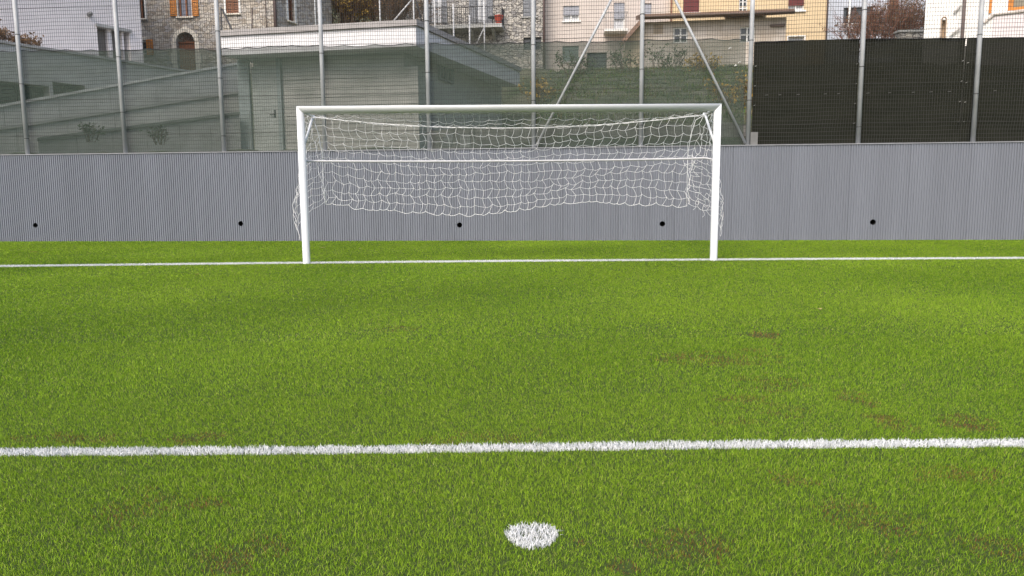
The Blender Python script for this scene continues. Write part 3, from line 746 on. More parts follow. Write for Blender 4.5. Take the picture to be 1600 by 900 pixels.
k_ = fs.rect(286, 42, 293, 48); m = MB(); fs.box(m, k_[0], k_[1], -.07, .05, k_[2], k_[3]); m.build('key_block', cutstone, sh)
m = MB(); fs.box(m, ar[0] + .01, ar[1] - .01, .2, .26, 6.55, zspr - .02)
for i in range(6): x_ = ar[0] + (ar[1] - ar[0]) * (i + .5) / 6; fs.box(m, x_ - .07, x_ + .07, .18, .2, 6.6, zspr - .1)
dr = m.build('door', brown_w, sh)
m = MB(); fs.box(m, ar[0] + .01, ar[1] - .01, .16, .24, zspr - .015, zspr + .05)
for i in range(1, 6):
    q = math.pi * i / 6; m.tube([fs.P(ac, .2, zspr + .03), fs.P(ac - rad * math.cos(q), .2, zspr + rad * math.sin(q))], .016, 5)
m.tube([fs.P(ac - rad * .55 * math.cos(math.pi * i / 10), .2, zspr + rad * .55 * math.sin(math.pi * i / 10)) for i in range(11)], .014, 5)
m.build('fanlight', brown_w, sh)
window(sh, fs, wA, frame_m=mat('brown_frame', (0.30, 0.13, 0.07), .5), pane_m=mat('blue_grey_pane', (.22, .24, .30), .25), mull=1, sill_m=cutstone)
for (x0, x1) in ((265, 275), (299.5, 309)):
    r_ = fs.rect(x0, -45, x1, 25.5); leaf_shutter(sh, fs, r_[0], r_[1], r_[2], r_[3], orange_w)
def surround(par, fr, h, e=.09, mm=white_pvc, lo=True):
    m = MB(); a, b, c, d = h
    fr.box(m, a - e, a - .002, -.03, .1, c, d + e); fr.box(m, b + .002, b + e, -.03, .1, c, d + e); fr.box(m, a - .002, b + .002, -.03, .1, d + .002, d + e); m.build('surround', mm, par)
surround(sh, fs, wA, .10, mat('pale_surround', (.55, .53, .50), .8))
for w_ in (wB,):
    surround(sh, fs, w_); window(sh, fs, w_, frame_m=brown_w, sill_m=cutstone, mull=0)
    mid = (w_[0] + w_[1]) / 2; leaf_shutter(sh, fs, w_[0] + .01, mid - .005, w_[2] + .02, w_[3], brown_w, .02); leaf_shutter(sh, fs, mid + .005, w_[1] - .01, w_[2] + .02, w_[3], brown_w, .02)
surround(sh, fs, wC); window(sh, fs, wC, frame_m=brown_w, sill_m=cutstone)
window(sh, fs, wD, frame_m=white_pvc, mull=0); r_ = fs.rect(229.5, 62, 240, 86); leaf_shutter(sh, fs, *r_, orange_w)
m = MB(); r_ = fs.rect(214, 58, 230, 62.5); fs.box(m, r_[0], r_[1], -.05, .1, r_[2], r_[3]); m.build('lintel', cutstone, sh)
w2 = fs2.rect(449, -45, 459, 33); surround(sh, fs2, w2, .14); window(sh, fs2, w2, frame_m=brown_w, sill_m=cutstone, mull=1, trans=3)
for (fr, x0, rr, mm) in ((fs, 431.5, .085, pipe_b), (fs2, 490, .03, white_pvc), (fs2, 499.5, .045, white_pvc), (fs, 417, .02, pipe_b)):
    s_ = fr.px(x0, 30)[0]; m = MB(); m.tube([fr.P(s_, -.1, 6.2), fr.P(s_, -.1, 13.3)], rr, 8); m.build('downpipe', mm, sh, smooth=True)
m = MB(); ov = .6
zz = 13.5; m.add([fs.P(-.4, -ov, zz), fs.P(fs.len + .2, -ov, zz), fs.P(fs.len + .2, 8, zz + 2), fs.P(-.4, 8, zz + 2), fs.P(-.4, -ov, zz + .15), fs.P(fs.len + .2, -ov, zz + .15), fs.P(fs.len + .2, 8, zz + 2.15), fs.P(-.4, 8, zz + 2.15)],
    [(3, 2, 1, 0), (4, 5, 6, 7), (0, 1, 5, 4), (1, 2, 6, 5), (2, 3, 7, 6), (3, 0, 4, 7)]); m.build('roof', roof_m, sh)

# low garage with a white fascia
fg = frame_px(345, 21.3, 650, 20.15, 60); fg2 = frame_px(650, 20.15, 812, 27.6, 60)
ztop = fg2.px(650, 31)[1]; zfb = fg.px(645, 72)[1]
ga = far_root('garage', fg, 2.3, 'low flat roofed garage with a white fascia behind the green cloth', 'garage')
fasc = mat('white_fascia', (0.66, 0.65, 0.66), .7, var=.05, scale=1.5)
# roof slab with fascia: corner block polygon
def slab(mb, off, z0, z1, left=0.0):
    A = fg.P(left, off, 0); C = fg.P(fg.len, 0, 0)
    # intersection of both offset lines
    p = fg.P(0, off, 0); q = fg2.P(0, off, 0); M_ = np.array([[fg.d[0], -fg2.d[0]], [fg.d[1], -fg2.d[1]]]); k = np.linalg.solve(M_, (q - p)[:2]); I = p + fg.d * k[0]
    Bk = fg2.P(fg2.len, off, 0); Dk = A + (Bk - I)
    ring = [A, I, Bk, Dk]
    mb.add([r + np.array([0, 0, z0]) for r in ring] + [r + np.array([0, 0, z1]) for r in ring], [(3, 2, 1, 0), (4, 5, 6, 7), (0, 1, 5, 4), (1, 2, 6, 5), (2, 3, 7, 6), (3, 0, 4, 7)])
m = MB(); slab(m, 0.0, zfb, ztop - .16); m.build('fascia', fasc, ga)
m = MB(); slab(m, -.06, ztop - .155, ztop); m.build('roof_edge', mat('roof_edging', (0.33, 0.31, 0.30), .7, var=.1), ga)
OFF = 0.75
m = MB(); slab(m, OFF, 1.9, zfb - .003, .55); m.build('wall', lgrey_c, ga)
fgi = Frame(fg.P(0, OFF, 0), fg.P(fg.len, OFF, 0)); fgi2 = Frame(fg2.P(0, OFF, 0), fg2.P(fg2.len, OFF, 0))
# big boarded garage door, steel side door with frame
d1 = fgi.rect(447, 108, 655, 222); zg = 2.35
n = 9
zh_ = d1[3]
for i in range(n):
    z0 = zg + (zh_ - zg) * i / n; z1 = zg + (zh_ - zg) * (i + 1) / n - .012; m = MB(); fgi.box(m, d1[0], d1[1], -.05, -.005, z0, z1); m.build('door_board', mat('garage_boards', (0.44, 0.43, 0.40), .7, var=.1, scale=2), ga)
d2 = fgi.rect(396, 104, 436, 222); m = MB(); fgi.box(m, d2[0], d2[1], -.04, -.005, zg, d2[3]); dr = m.build('door', mat('grey_green_door', (0.40, 0.42, 0.40), .6, var=.06), ga)
m = MB(); s_ = d2[1] - .12; m.tube([fgi.P(s_, -.05, 3.45), fgi.P(s_, -.09, 3.45), fgi.P(s_ - .14, -.09, 3.45)], .016, 6); fgi.box(m, s_ - .03, s_ + .03, -.048, -.041, 3.35, 3.58); m.build('handle', metal_d, dr)
m = MB()
for (x0, x1) in ((377, 394), (437, 443)):
    r_ = fgi.rect(x0, 108, x1, 222); fgi.box(m, r_[0], r_[1], -.12, -.003, zg - .1, zfb - .02)
m.build('pilaster', mat('teal_grey', (0.30, 0.34, 0.34), .7, var=.08), ga)
r_ = fgi2.rect(684, 100, 706, 128); window(ga, fgi2, (r_[0], r_[1], r_[2], r_[3]), inset=-.08, frame_m=grey_sh)

# fence posts and rails behind the garage roof
pl = mat('pale_post', (0.45, 0.45, 0.45), .5)
rr_ = [(594, 33, 26), (647, 31, 24.5), (680, 46, 25), (709, 57, 26.5), (734, 65, 28), (757, 68, 29.5)]
gf = root('yard_fence', at(680, 60, 25.5), 'thin wire fence with pale posts behind the garage roof', 'fence')
tops = []
for (x, y, dp) in rr_:
    p = at(x, y + 6, dp); hh = {709: 1.25, 734: 1.1}.get(x, 1.9); m = MB(); m.tube([p - np.array([0, 0, 1.2]), p + np.array([0, 0, hh])], .028, 8); m.build('post', pl, gf, smooth=True); tops.append((p, hh))
for (a, b, dp, mm) in (((613, 35), (650, -8), 24.6, pl), ((660, 37), (648, -6), 24.6, metal_d), ((745, 68), (757, 42), 29.4, pl), ((348, 15), (363, 47), 30.0, metal_d)):
    if a[0] == 348: continue
    m = MB(); m.tube([at(*a, dp), at(*b, dp)], .026, 6); m.build('brace', mm, gf, smooth=True)
m = MB()
for i in range(len(tops) - 1):
    (p, h0), (q, h1_) = tops[i], tops[i + 1]
    for k_ in range(8): z_ = .05 + k_ * .14; m.tube([p + np.array([0, 0, z_]), q + np.array([0, 0, z_])], .004, 3, cap=False)
    for k_ in range(1, 22): w_ = k_ / 22; b_ = p * (1 - w_) + q * w_; m.tube([b_, b_ + np.array([0, 0, 1.05])], .004, 3, cap=False)
tag(m.build('wire_mesh', wire_m, gf), kind='stuff')
gf2 = root('roof_post', at(346, 46, 29), 'thin dark post with a slanting stay in front of the stone house', 'post')
m = MB(); m.tube([at(346, 52, 29), at(345, 12, 29)], .028, 6); m.build('post', metal_d, gf2); m = MB(); m.tube([at(347, 14, 29), at(364, 50, 29)], .035, 6); m.build('stay', metal_d, gf2)
m = MB(); m.tube([at(394, 52, 30), at(394, 12, 30)], .022, 6); tag(m.build('thin_pole', pipe_b, origin=at(394, 52, 30)), 'thin pole in front of the stone house near its corner', 'pole')

# second stone building with the balcony
fb = frame_px(600, 46.5, 851, 45.5, 40)
sb = far_root('stone_building', fb, 8, 'grey stone building with an iron balcony, left of the beige flats', 'building')
dA = fb.rect(744, -28, 759, 36); dB = fb.rect(672, -28, 690, 36); wE = fb.rect(817, -25, 838, 26); wF = fb.rect(818, 58, 846, 78)
m = MB(); facade(m, fb, 0, fb.len, 5.5, 17, [dA, dB, wE, wF], .3, 8); m.build('wall', stone_b, sb)
for d_ in (dA, dB): window(sb, fb, d_, frame_m=mat('grey_frame', (.3, .31, .33), .5), pane_m=curtain, mull=1, name='balcony_door')
for (x0, x1) in ((733, 743.5), (759.5, 770), (661, 671.5), (690.5, 698)):
    r_ = fb.rect(x0, -28, x1, 37); leaf_shutter(sb, fb, r_[0], r_[1], r_[2], r_[3], grey_sh)
window(sb, fb, wE, frame_m=grey_sh, sill_m=grey_c, mull=0); mid = (wE[0] + wE[1]) / 2
leaf_shutter(sb, fb, wE[0] + .02, mid - .01, wE[2], wE[3], grey_sh, .02); leaf_shutter(sb, fb, mid + .01, wE[1] - .02, wE[2], wE[3], grey_sh, .02)
window(sb, fb, wF, frame_m=metal_d)
bl = fb.rect(655, 45, 788, 50.5); m = MB(); fb.box(m, bl[0], bl[1], -1.2, .05, bl[2], bl[3]); bal = m.build('balcony', grey_c, sb)
zr0, zr1 = bl[3] + .003, bl[3] + 1.02; m = MB()
for x_ in np.arange(bl[0] + .03, bl[1], .125): m.tube([fb.P(x_, -1.15, zr0), fb.P(x_, -1.15, zr1)], .012, 4)
for y_ in np.arange(-1.15, 0, .14): m.tube([fb.P(bl[1] - .03, y_, zr0), fb.P(bl[1] - .03, y_, zr1)], .012, 4)
m.tube([fb.P(bl[0], -1.15, zr1), fb.P(bl[1] - .03, -1.15, zr1), fb.P(bl[1] - .03, 0, zr1)], .028, 5); m.tube([fb.P(bl[0], -1.15, zr0 + .1), fb.P(bl[1] - .03, -1.15, zr0 + .1)], .02, 5)
m.build('railing', metal_d, bal)
for i in range(4):
    x_ = bl[0] + (bl[1] - bl[0]) * (.12 + .25 * i); m = MB(); m.hexa([fb.P(x_, -1.0, bl[2] - .1), fb.P(x_ + .18, -1.0, bl[2] - .1), fb.P(x_ + .18, 0.02, bl[2] - .55), fb.P(x_, 0.02, bl[2] - .55),
        fb.P(x_, -1.0, bl[2] - .003), fb.P(x_ + .18, -1.0, bl[2] - .003), fb.P(x_ + .18, 0.02, bl[2] - .003), fb.P(x_, 0.02, bl[2] - .003)]); m.build('bracket', grey_c, bal)
s_ = fb.px(850, 30)[0]; m = MB(); m.tube([fb.P(s_, -.1, 6), fb.P(s_, -.1, 17)], .07, 8); m.build('downpipe', pipe_b, sb, smooth=True)
m = MB(); fb.box(m, -.5, fb.len + .2, -.7, 8, 17.003, 17.3); m.build('roof', roof_m, sb)
m = MB(); s_, _ = fb.px(782, 36); zb_ = bl[3] + .003; m.tube([fb.P(s_, -.85, zb_), fb.P(s_, -.85, zb_ + .42), fb.P(s_, -.85, zb_ + .47), fb.P(s_, -.85, zb_ + .52)], [.17, .25, .29, .29], 12)
tag(m.build('flower_pot', mat('red_pot', (.45, .07, .04), .5), origin=fb.P(s_, -.85, zb_)), 'red flower pot at the right end of the iron balcony', 'flower pot')
m = MB(); s_ = fb.px(772, 36)[0]; m.tube([fb.P(s_, -.6, zb_), fb.P(s_, -.6, zb_ + .45)], .03, 5); m.tube([fb.P(s_, -.6, zb_ + .45), fb.P(s_, -.6, zb_ + .5)], .32, 12)
for q in range(3): m.tube([fb.P(s_, -.6, zb_ + .1), fb.P(s_ + .25 * math.cos(q * 2.1), -.6 + .25 * math.sin(q * 2.1), zb_)], .02, 5)
tag(m.build('balcony_table', mat('dark_table', (.05, .07, .08), .5), origin=fb.P(s_, -.6, zb_)), 'small dark round table beside the red pot on the balcony', 'table')

# beige flats
fbe = frame_px(852.5, 46.5, 1062, 46.0, 40)
be = far_root('beige_flats', fbe, 8, 'beige rendered block of flats with a small balcony', 'building')
beige = mat('beige_render', (0.52, 0.46, 0.42), .85, var=.07, scale=.8, bump=.1, bscale=12)
w1 = fbe.rect(880, 9, 905, 33); d3 = fbe.rect(959, 4, 976, 49); w3 = fbe.rect(1003, 5, 1018, 22); w4 = fbe.rect(879, 72, 904, 96); d4 = fbe.rect(917, 82, 948, 130)
m = MB(); facade(m, fbe, 0, fbe.len, 5.5, 18, [w1, d3, w3, w4, d4], .3, 9); m.build('wall', beige, be)
rl = mat('blue_grey_roller', (.33, .34, .38), .6, var=.05)
window(be, fbe, w1, roller=.6, roller_m=rl, sill_m=white_pvc, pane_m=curtain)
window(be, fbe, d3, roller=.55, roller_m=rl, mull=0, pane_m=curtain, name='balcony_door'); window(be, fbe, w3, roller=.97, roller_m=rl, mull=0)
window(be, fbe, w4, roller=.98, roller_m=mat('green_grey_roller', (.14, .18, .17), .6), sill_m=white_pvc)
window(be, fbe, d4, frame_m=metal_d, mull=1, name='gate')
bl = fbe.rect(943, 50, 979, 53.5); m = MB(); fbe.box(m, bl[0], bl[1], -1.0, .05, bl[2], bl[3]); bal = m.build('balcony', white_pvc, be)
z0, z1 = bl[3] + .003, bl[3] + .98; m = MB()
for x_ in np.arange(bl[0] + .03, bl[1], .11): m.tube([fbe.P(x_, -.96, z0), fbe.P(x_, -.96, z1)], .011, 4)
m.tube([fbe.P(bl[0] + .03, 0, z1), fbe.P(bl[0] + .03, -.96, z1), fbe.P(bl[1] - .03, -.96, z1), fbe.P(bl[1] - .03, 0, z1)], .022, 5); m.build('railing', mat('grey_rail', (.2, .2, .2), .5), bal)
m = MB(); fbe.box(m, -.1, fbe.len + .1, -.5, 9, 18.003, 18.3); m.build('roof', roof_m, be)
s_ = fbe.px(1047, 12)[0]

# yellow flats
fy = frame_px(1047, 45.6, 1293, 44.6, 40)
ye = far_root('yellow_flats', fy, 8, 'yellow rendered block of flats with dark red shutters', 'building')
yel = mat('yellow_render', (0.58, 0.45, 0.28), .85, var=.05, scale=.8, bump=.1, bscale=12)
wa = fy.rect(1068, -22, 1093, 19.5); wb = fy.rect(1155, -18, 1168, 22); wc = fy.rect(1232, -20, 1257, 16); wd = fy.rect(1231, 57.5, 1256, 90)
m = MB(); facade(m, fy, 0.02, fy.len, 5.5, 18, [wa, wb, wc, wd], .3, 9); m.build('wall', yel, ye)
window(ye, fy, wa, roller=.98, roller_m=dkred, sill_m=white_pvc); window(ye, fy, wb, trans=3, mull=1); window(ye, fy, wc, roller=.78, roller_m=dkred, sill_m=white_pvc, pane_m=curtain, sill_h=.12)
window(ye, fy, wd, pane_m=curtain, mull=0, roller=.0)
surround(ye, fy, wd, .07)
bl = fy.rect(1132, 23.5, 1196, 26); m = MB(); fy.box(m, bl[0], bl[1], -.8, .05, bl[2], bl[3]); bal = m.build('balcony', grey_c, ye); m = MB()
for x_ in np.arange(bl[0] + .05, bl[1], .16): m.tube([fy.P(x_, -.76, bl[3]), fy.P(x_ + .03, -.9, bl[3] + .12), fy.P(x_, -.76, bl[3] + .32)], .012, 4)
m.tube([fy.P(bl[0], -.76, bl[3] + .32), fy.P(bl[1], -.76, bl[3] + .32)], .018, 5); m.build('railing', mat('cream_rail', (.5, .42, .3), .5), bal)
s_ = fy.px(1291.5, 30)[0]; m = MB(); m.tube([fy.P(s_, -.08, 6), fy.P(s_, -.08, 18)], .05, 8); m.build('downpipe', pipe_b, ye, smooth=True)
s_ = fy.px(1049, 12)[0]; m = MB(); m.tube([fy.P(s_, -.08, 6), fy.P(s_, -.08, 18)], .04, 8); m.build('downpipe', mat('rust_pipe', (.22, .10, .07), .5), ye, smooth=True)
m = MB(); fy.box(m, -.1, fy.len + .1, -.5, 9, 18.005, 18.32); m.build('roof', roof_m, ye)

# low outbuilding with brown eaves in front of the flats
fl = frame_px(1002, 40.5, 1228, 39.6, 45)
lo = far_root('outbuilding', fl, 6.5, 'low weathered outbuilding with brown eaves and white cross windows', 'outbuilding')
ze = fl.px(1110, 31)[1]; zt_ = fl.px(1110, 23.5)[1]
wl1 = fl.rect(1052, 42, 1075, 67); wl2 = fl.rect(1156, 41, 1180, 66)
oldp = mat('weathered_plaster', (0.56, 0.51, 0.46), .9, col2=(0.40, 0.34, 0.27), scale=.9, bump=.3, bscale=8)
m = MB(); facade(m, fl, 0, fl.len, 5.0, ze, [wl1, wl2], .3, 4.6); m.build('wall', oldp, lo)
for w_ in (wl1, wl2): window(lo, fl, w_, mull=1, trans=1, bar=.075)
m = MB(); a0 = -.1; a1 = fl.px(1236, 28)[0]
m.hexa([fl.P(a0, -.7, ze + .003), fl.P(a1, -.7, ze + .003), fl.P(a1, 4.8, ze + 1.2), fl.P(a0, 4.8, ze + 1.2), fl.P(a0, -.75, zt_), fl.P(a1, -.75, zt_), fl.P(a1, 4.8, zt_ + 1.2), fl.P(a0, 4.8, zt_ + 1.2)])
m.build('eaves', mat('brown_eaves', (0.20, 0.13, 0.095), .7, var=.2, scale=3), lo)
m = MB(); m.tube([fl.P(a0, -.80, ze + .10), fl.P(a1, -.80, ze + .10)], .06, 8); m.build('gutter', mat('copper_gutter', (.14, .10, .08), .5), lo, smooth=True)
m = MB(); g0 = fl.P(-.1, -.9, 0)
p0 = at(1003, 27, 39.7); p1 = at(974, 60, 39.9); wv = np.array([0, 1.2, 0]); up = np.array([0, 0, .30])
m.hexa([p1 - up, p0 - up, p0 - up + wv, p1 - up + wv, p1, p0, p0 + wv, p1 + wv]); m.build('barge_board', MATS['brown_eaves'], lo)
m = MB(); fl.box(m, fl.px(977, 70)[0], -.003, .05, 4.5, 5, fl.px(990, 62)[1]); m.add([fl.P(fl.px(977, 70)[0], .05, fl.px(990, 62)[1]), fl.P(-.003, .05, fl.px(990, 62)[1]), fl.P(-.003, .05, ze)], [(0, 1, 2)]); m.build('lean_to_wall', mat('cream_wall', (.60, .50, .36), .85, var=.06), lo)
r_ = fl.rect(1021, 38, 1036, 53); m = MB(); fl.box(m, r_[0], r_[1], -.012, .02, r_[2], r_[3]); m.build('bare_patch', mat('bare_render', (.36, .30, .23), .95, var=.15, bump=.4), lo)
r_ = fl.rect(1203, 38, 1226, 42); m = MB(); fl.box(m, r_[0], r_[1], -.12, .02, r_[2], r_[3]); m.build('ledge', MATS['copper_gutter'], lo)

# pale blue house
fbl = frame_px(1293.5, 52, 1450, 51, 40)
bh = far_root('pale_blue_house', fbl, 9, 'pale blue grey house with a wide dark window behind bare shrubs', 'house')
w_ = fbl.rect(1318, 11, 1364, 36); m = MB(); facade(m, fbl, 0, fbl.len, 6, 17, [w_], .3, 8); m.build('wall', mat('blue_render', (.50, .53, .60), .85, var=.04), bh)
window(bh, fbl, w_, frame_m=mat('dark_frame', (.1, .1, .11), .5), mull=2, sill_m=white_pvc)
s_ = fbl.px(1326, 30)[0]; m = MB(); m.tube([fbl.P(s_, -.12, 7), fbl.P(s_, -.12, 16.8)], .07, 8); m.build('downpipe', white_pvc, bh, smooth=True)
m = MB(); fbl.box(m, -.2, fbl.len, -.6, 8.2, 17.003, 17.3); m.build('roof', roof_m, bh)
r_ = fbl.rect(1390, -30, 1404, 18); leaf_shutter(bh, fbl, r_[0], r_[1], r_[2], r_[3], mat('brown_shutter', (.20, .085, .055), .7, var=.2))
sw = root('low_stone_wall', at(1430, 60, 36), 'low grey stone wall under the bare shrubs by the white villa', 'wall')
fsw = frame_px(1405, 36, 1450, 36, 55); m = MB(); fsw.box(m, 0, fsw.len + .4, 0, .4, 6, fsw.px(1425, 50)[1]); m.build('wall', stone_b, sw); m = MB(); fsw.box(m, -.05, fsw.len + .45, -.06, .46, fsw.px(1425, 50)[1] + .003, fsw.px(1425, 50)[1] + .1); m.build('coping', grey_c, sw)

# white villa at the right
_p = at(1444.5, 40, 27.5); fv = Frame(_p, _p + 9.5 * np.array([math.cos(R(33)), -math.sin(R(33)), 0]))
vi = far_root('white_villa', fv, 4, 'bright white villa at the right with an orange wooden window', 'house')
wv_ = fv.rect(1577, -40, 1660, 14); nb = fv.rect(1471, 31, 1477, 66)
whitev = mat('bright_white_plaster', (0.80, 0.78, 0.75), .8, var=.03, scale=1.0, bump=.08, bscale=18)
m = MB(); facade(m, fv, 0, fv.len, 3, 12, [wv_, nb], .3, 9); m.build('wall', whitev, vi)
m = MB(); a, b, c, d = nb; fv.box(m, a + .003, b - .003, .22, .28, c, d); m.build('niche_panel', mat('tan_panel', (.42, .30, .2), .8), vi)
m = MB(); n = 8; am = (a + b) / 2; rr2 = (b - a) / 2
pts = [fv.P(a - .015, -.01, c)] + [fv.P(am - (rr2 + .015) * math.cos(math.pi * i / n), -.01, d + rr2 * 1.6 * math.sin(math.pi * i / n)) for i in range(n + 1)] + [fv.P(b + .015, -.01, c)]
m.tube(pts, .022, 5); m.build('niche_trim', mat('tan_trim', (.36, .26, .18), .8), vi)
window(vi, fv, wv_, frame_m=orange_w, pane_m=mat('warm_pane', (.22, .20, .15), .2), mull=1, bar=.16, inset=.1)
r_ = fv.rect(1546, -40, 1560, 15); 
m = MB()
z0_ = fv.px(1560, 22)[1]; s0 = fv.px(1552, 23)[0]; s1 = fv.px(1537, 36)[0]; z1_ = fv.px(1537, 36)[1]
for (p, q) in (((s0, z0_), (fv.len, z0_ + .05)), ((s1, z1_), (s0, z0_))): m.tube([fv.P(p[0], -.05, p[1]), fv.P(q[0], -.05, q[1])], .055, 8)
m.build('moulding', mat('pale_moulding', (.62, .56, .52), .8), vi)
lw = fv.rect(1552, 26, 1700, 62); m = MB(); fv.box(m, s0, fv.len - .01, -.03, .01, 3.2, z0_ - .09); m.build('plinth', mat('pinkish_plaster', (.66, .60, .60), .85, var=.03), vi)
s_ = fv.px(1548, 10)[0]; m = MB(); fv.box(m, s_ - .05, s_ + .03, -.05, .02, z0_ + .06, 11.8); m.build('corner_strip', orange_w, vi)
s_ = fv.px(1505.5, 30)[0]; m = MB(); m.tube([fv.P(s_, -.14, 3.2), fv.P(s_, -.14, 11.9)], .058, 10); m.build('downpipe', mat('taupe_pipe', (.15, .115, .105), .5), vi, smooth=True)
for (x0, y0, x1, y1) in ((1486, 55, 1500, 45), (1491, 20, 1502, 9)):
    (a, z0), (b, z1) = fv.px(x0, y0), fv.px(x1, y1); m = MB(); m.tube([fv.P(a, -.06, z0), fv.P(b, -.10, z1)], [.05, .03], 6); m.build('bracket', mat('pale_stone_bracket', (.5, .48, .45), .8), vi)
m = MB(); fv.box(m, -.3, fv.len, -.7, 9, 12.003, 12.4); m.build('roof', roof_m, vi)

# ------------------------------------------------------------ bank furniture
frw = frame_px(668, 18.1, 1166, 17.0, 200)
rw = far_root('rubble_wall', frw, 2, 'low rough grey wall at the foot of the bank behind the goal', 'wall')
m = MB(); n = 26
for i in range(n):
    a0, a1 = frw.len * i / n, frw.len * (i + 1) / n - .006; zt = 2.62 + random.uniform(-.07, .07)
    m = MB(); frw.box(m, a0, a1, random.uniform(0, .03), .3, 1.9, zt); m.build('block', MATS['rough_block'] if 'rough_block' in MATS else mat('rough_block', (.30, .29, .27), .9, var=.3, scale=4, bump=.5, bscale=14), rw)
wb_ = mat('white_plastic', (.62, .62, .60), .5, var=.05)
def canister(x, y0, y1, w, dp, label, lean):
    p = at(x, y1, dp); h = at(x, y0, dp)[2] - p[2]; r_ = root('plastic_canister', p, label, 'canister', 'white canisters behind the goal')
    m = MB(); m.hexa([p + np.array(v) for v in ((-w, -.1, 0), (w, -.1, 0), (w, .1, 0), (-w, .1, 0), (-w * .95 + lean, -.09, h * .85), (w * .95 + lean, -.09, h * .85), (w * .95 + lean, .09, h * .85), (-w * .95 + lean, .09, h * .85))]); m.build('body', wb_, r_)
    m = MB(); q = p + np.array([lean - w * .4, 0, h * .85 + .002]); m.tube([q, q + np.array([0, 0, h * .15])], .035, 8); m.build('cap', wb_, r_)
    m = MB(); q = p + np.array([lean, 0, h * .85]); m.tube([q + np.array([-w * .1, 0, 0]), q + np.array([0, 0, h * .12]), q + np.array([w * .7, 0, h * .12]), q + np.array([w * .8, 0, 0])], .014, 6); m.build('handle', wb_, r_)
canister(727, 210, 231, .12, 17.0, 'upright white canister behind the wall, seen through the net', 0.0)
canister(698, 211, 229, .11, 17.1, 'tilted white canister left of the upright one behind the wall', .05)
p = at(978, 153, 24); m = MB(); m.tube([p + np.array([0, 0, -.12]), p + np.array([0, 0, .04]), p + np.array([0, 0, .06])], [.07, .11, .11], 10)
tag(m.build('red_bucket', mat('red_plastic', (.40, .06, .03), .5), origin=p), 'small red bucket on the grassy bank behind the green cloth', 'bucket')

# ------------------------------------------------------------ bare shrubs and bank grass
def shrub(name, base, h, spread, stems, depth, mcol, label, seed, leaf_m=None, r0=.03, nleaf=0, cat='shrub', group=None):
    g = random.Random(seed); rt = root(name, base, label, cat, group); mb = MB(); tips = []
    def grow(p, d, L_, r_, k):
        q = p + d * L_ * .5 + np.array([g.uniform(-1, 1), g.uniform(-1, 1), g.uniform(-.3, .6)]) * L_ * .07; e = p + d * L_ + np.array([g.uniform(-1, 1), g.uniform(-1, 1), 0]) * L_ * .08
        mb.tube([p, q, e], [r_, r_ * .8, r_ * .55], 3, cap=False); tips.append(e); tips.append(q)
        if k > 0:
            for _ in range(g.choice((3, 4, 4))):
                w_ = g.uniform(.35, 1); s = p + (e - p) * w_; dd = d + np.array([g.gauss(0, .55), g.gauss(0, .55), g.gauss(.1, .35)]); dd /= np.linalg.norm(dd)
                grow(s, dd, L_ * g.uniform(.5, .75), r_ * .55, k - 1)
    for i in range(stems):
        a = g.uniform(0, 6.28); o = np.array([math.cos(a), math.sin(a), 0]); d = o * g.uniform(.05, .6) + np.array([0, 0, 1]); d /= np.linalg.norm(d)
        grow(np.asarray(base) + o * g.uniform(0, spread), d, h * g.uniform(.38, .55), r0, depth)
    mb.build('branches', mcol, rt)
    if nleaf:
        lb = MB()
        for i in range(nleaf):
            p = tips[g.randrange(len(tips))] + np.array([g.gauss(0, .06), g.gauss(0, .06), g.gauss(0, .06)]); s = g.uniform(.03, .07); a = np.array([g.uniform(-1, 1), g.uniform(-1, 1), g.uniform(-1, 1)]); b = np.cross(a, np.array([g.uniform(-1, 1), 1, g.uniform(-1, 1)])); a /= np.linalg.norm(a); b /= np.linalg.norm(b)
            lb.add([p - a * s, p + b * s * .5, p + a * s, p - b * s * .5], [(0, 1, 2, 3)])
        tag(lb.build('foliage', leaf_m, rt), kind='stuff')
    return rt
twig = mat('red_brown_twig', (.17, .085, .06), .8, var=.25, scale=3); twig2 = mat('brown_twig', (.12, .075, .05), .8, var=.25, scale=3)
yl = mat('yellow_leaf', (.38, .24, .04), .7, var=.3, scale=4); bl_ = mat('brown_leaf', (.17, .10, .05), .8, var=.3, scale=4); gl = mat('dull_green_leaf', (.06, .09, .035), .8, var=.3, scale=4)
shrub('bare_shrub', at(1340, 85, 38), 2.7, .6, 22, 3, twig, 'reddish bare shrub in front of the wide dark window', 1, group='bare shrubs', nleaf=500, leaf_m=bl_, r0=.022)
shrub('bare_shrub', at(1390, 85, 37), 3.2, .7, 26, 3, twig, 'middle bare shrub below the brown shutter', 2, group='bare shrubs', nleaf=700, leaf_m=bl_, r0=.022)
shrub('bare_shrub', at(1430, 85, 38.5), 3.4, .7, 26, 3, twig2, 'dark bare shrub next to the white villa', 3, group='bare shrubs', nleaf=900, leaf_m=bl_, r0=.022)
shrub('bare_shrub', at(1365, 85, 39.5), 2.9, .6, 22, 3, twig, 'pale reddish shrub behind the ninth fence post', 4, group='bare shrubs', nleaf=500, leaf_m=bl_, r0=.022)
shrub('bare_shrub', at(1412, 85, 40), 3.6, .7, 24, 3, twig2, 'tall brown shrub between the brown shutter and the villa', 6, group='bare shrubs', nleaf=900, leaf_m=bl_, r0=.022)
for i, (x, lab) in enumerate(((532, 'yellow leaved shrub beside the stone house corner'), (566, 'brown leafy shrub behind the garage roof, in the middle of the hedge'), (602, 'brown twiggy shrub behind the thin pale post'), (630, 'brown bare shrub next to the iron balcony building'))):
    shrub('hedge_shrub', at(x, 62, 41 + i * .6), 4.2, .8, 16, 3, twig2, lab, 20 + i, leaf_m=yl if i == 0 else bl_, nleaf=2600 if i < 3 else 900, r0=.03, group='shrubs behind the garage')
fhd = frame_px(505, 46, 650, 47, 40)
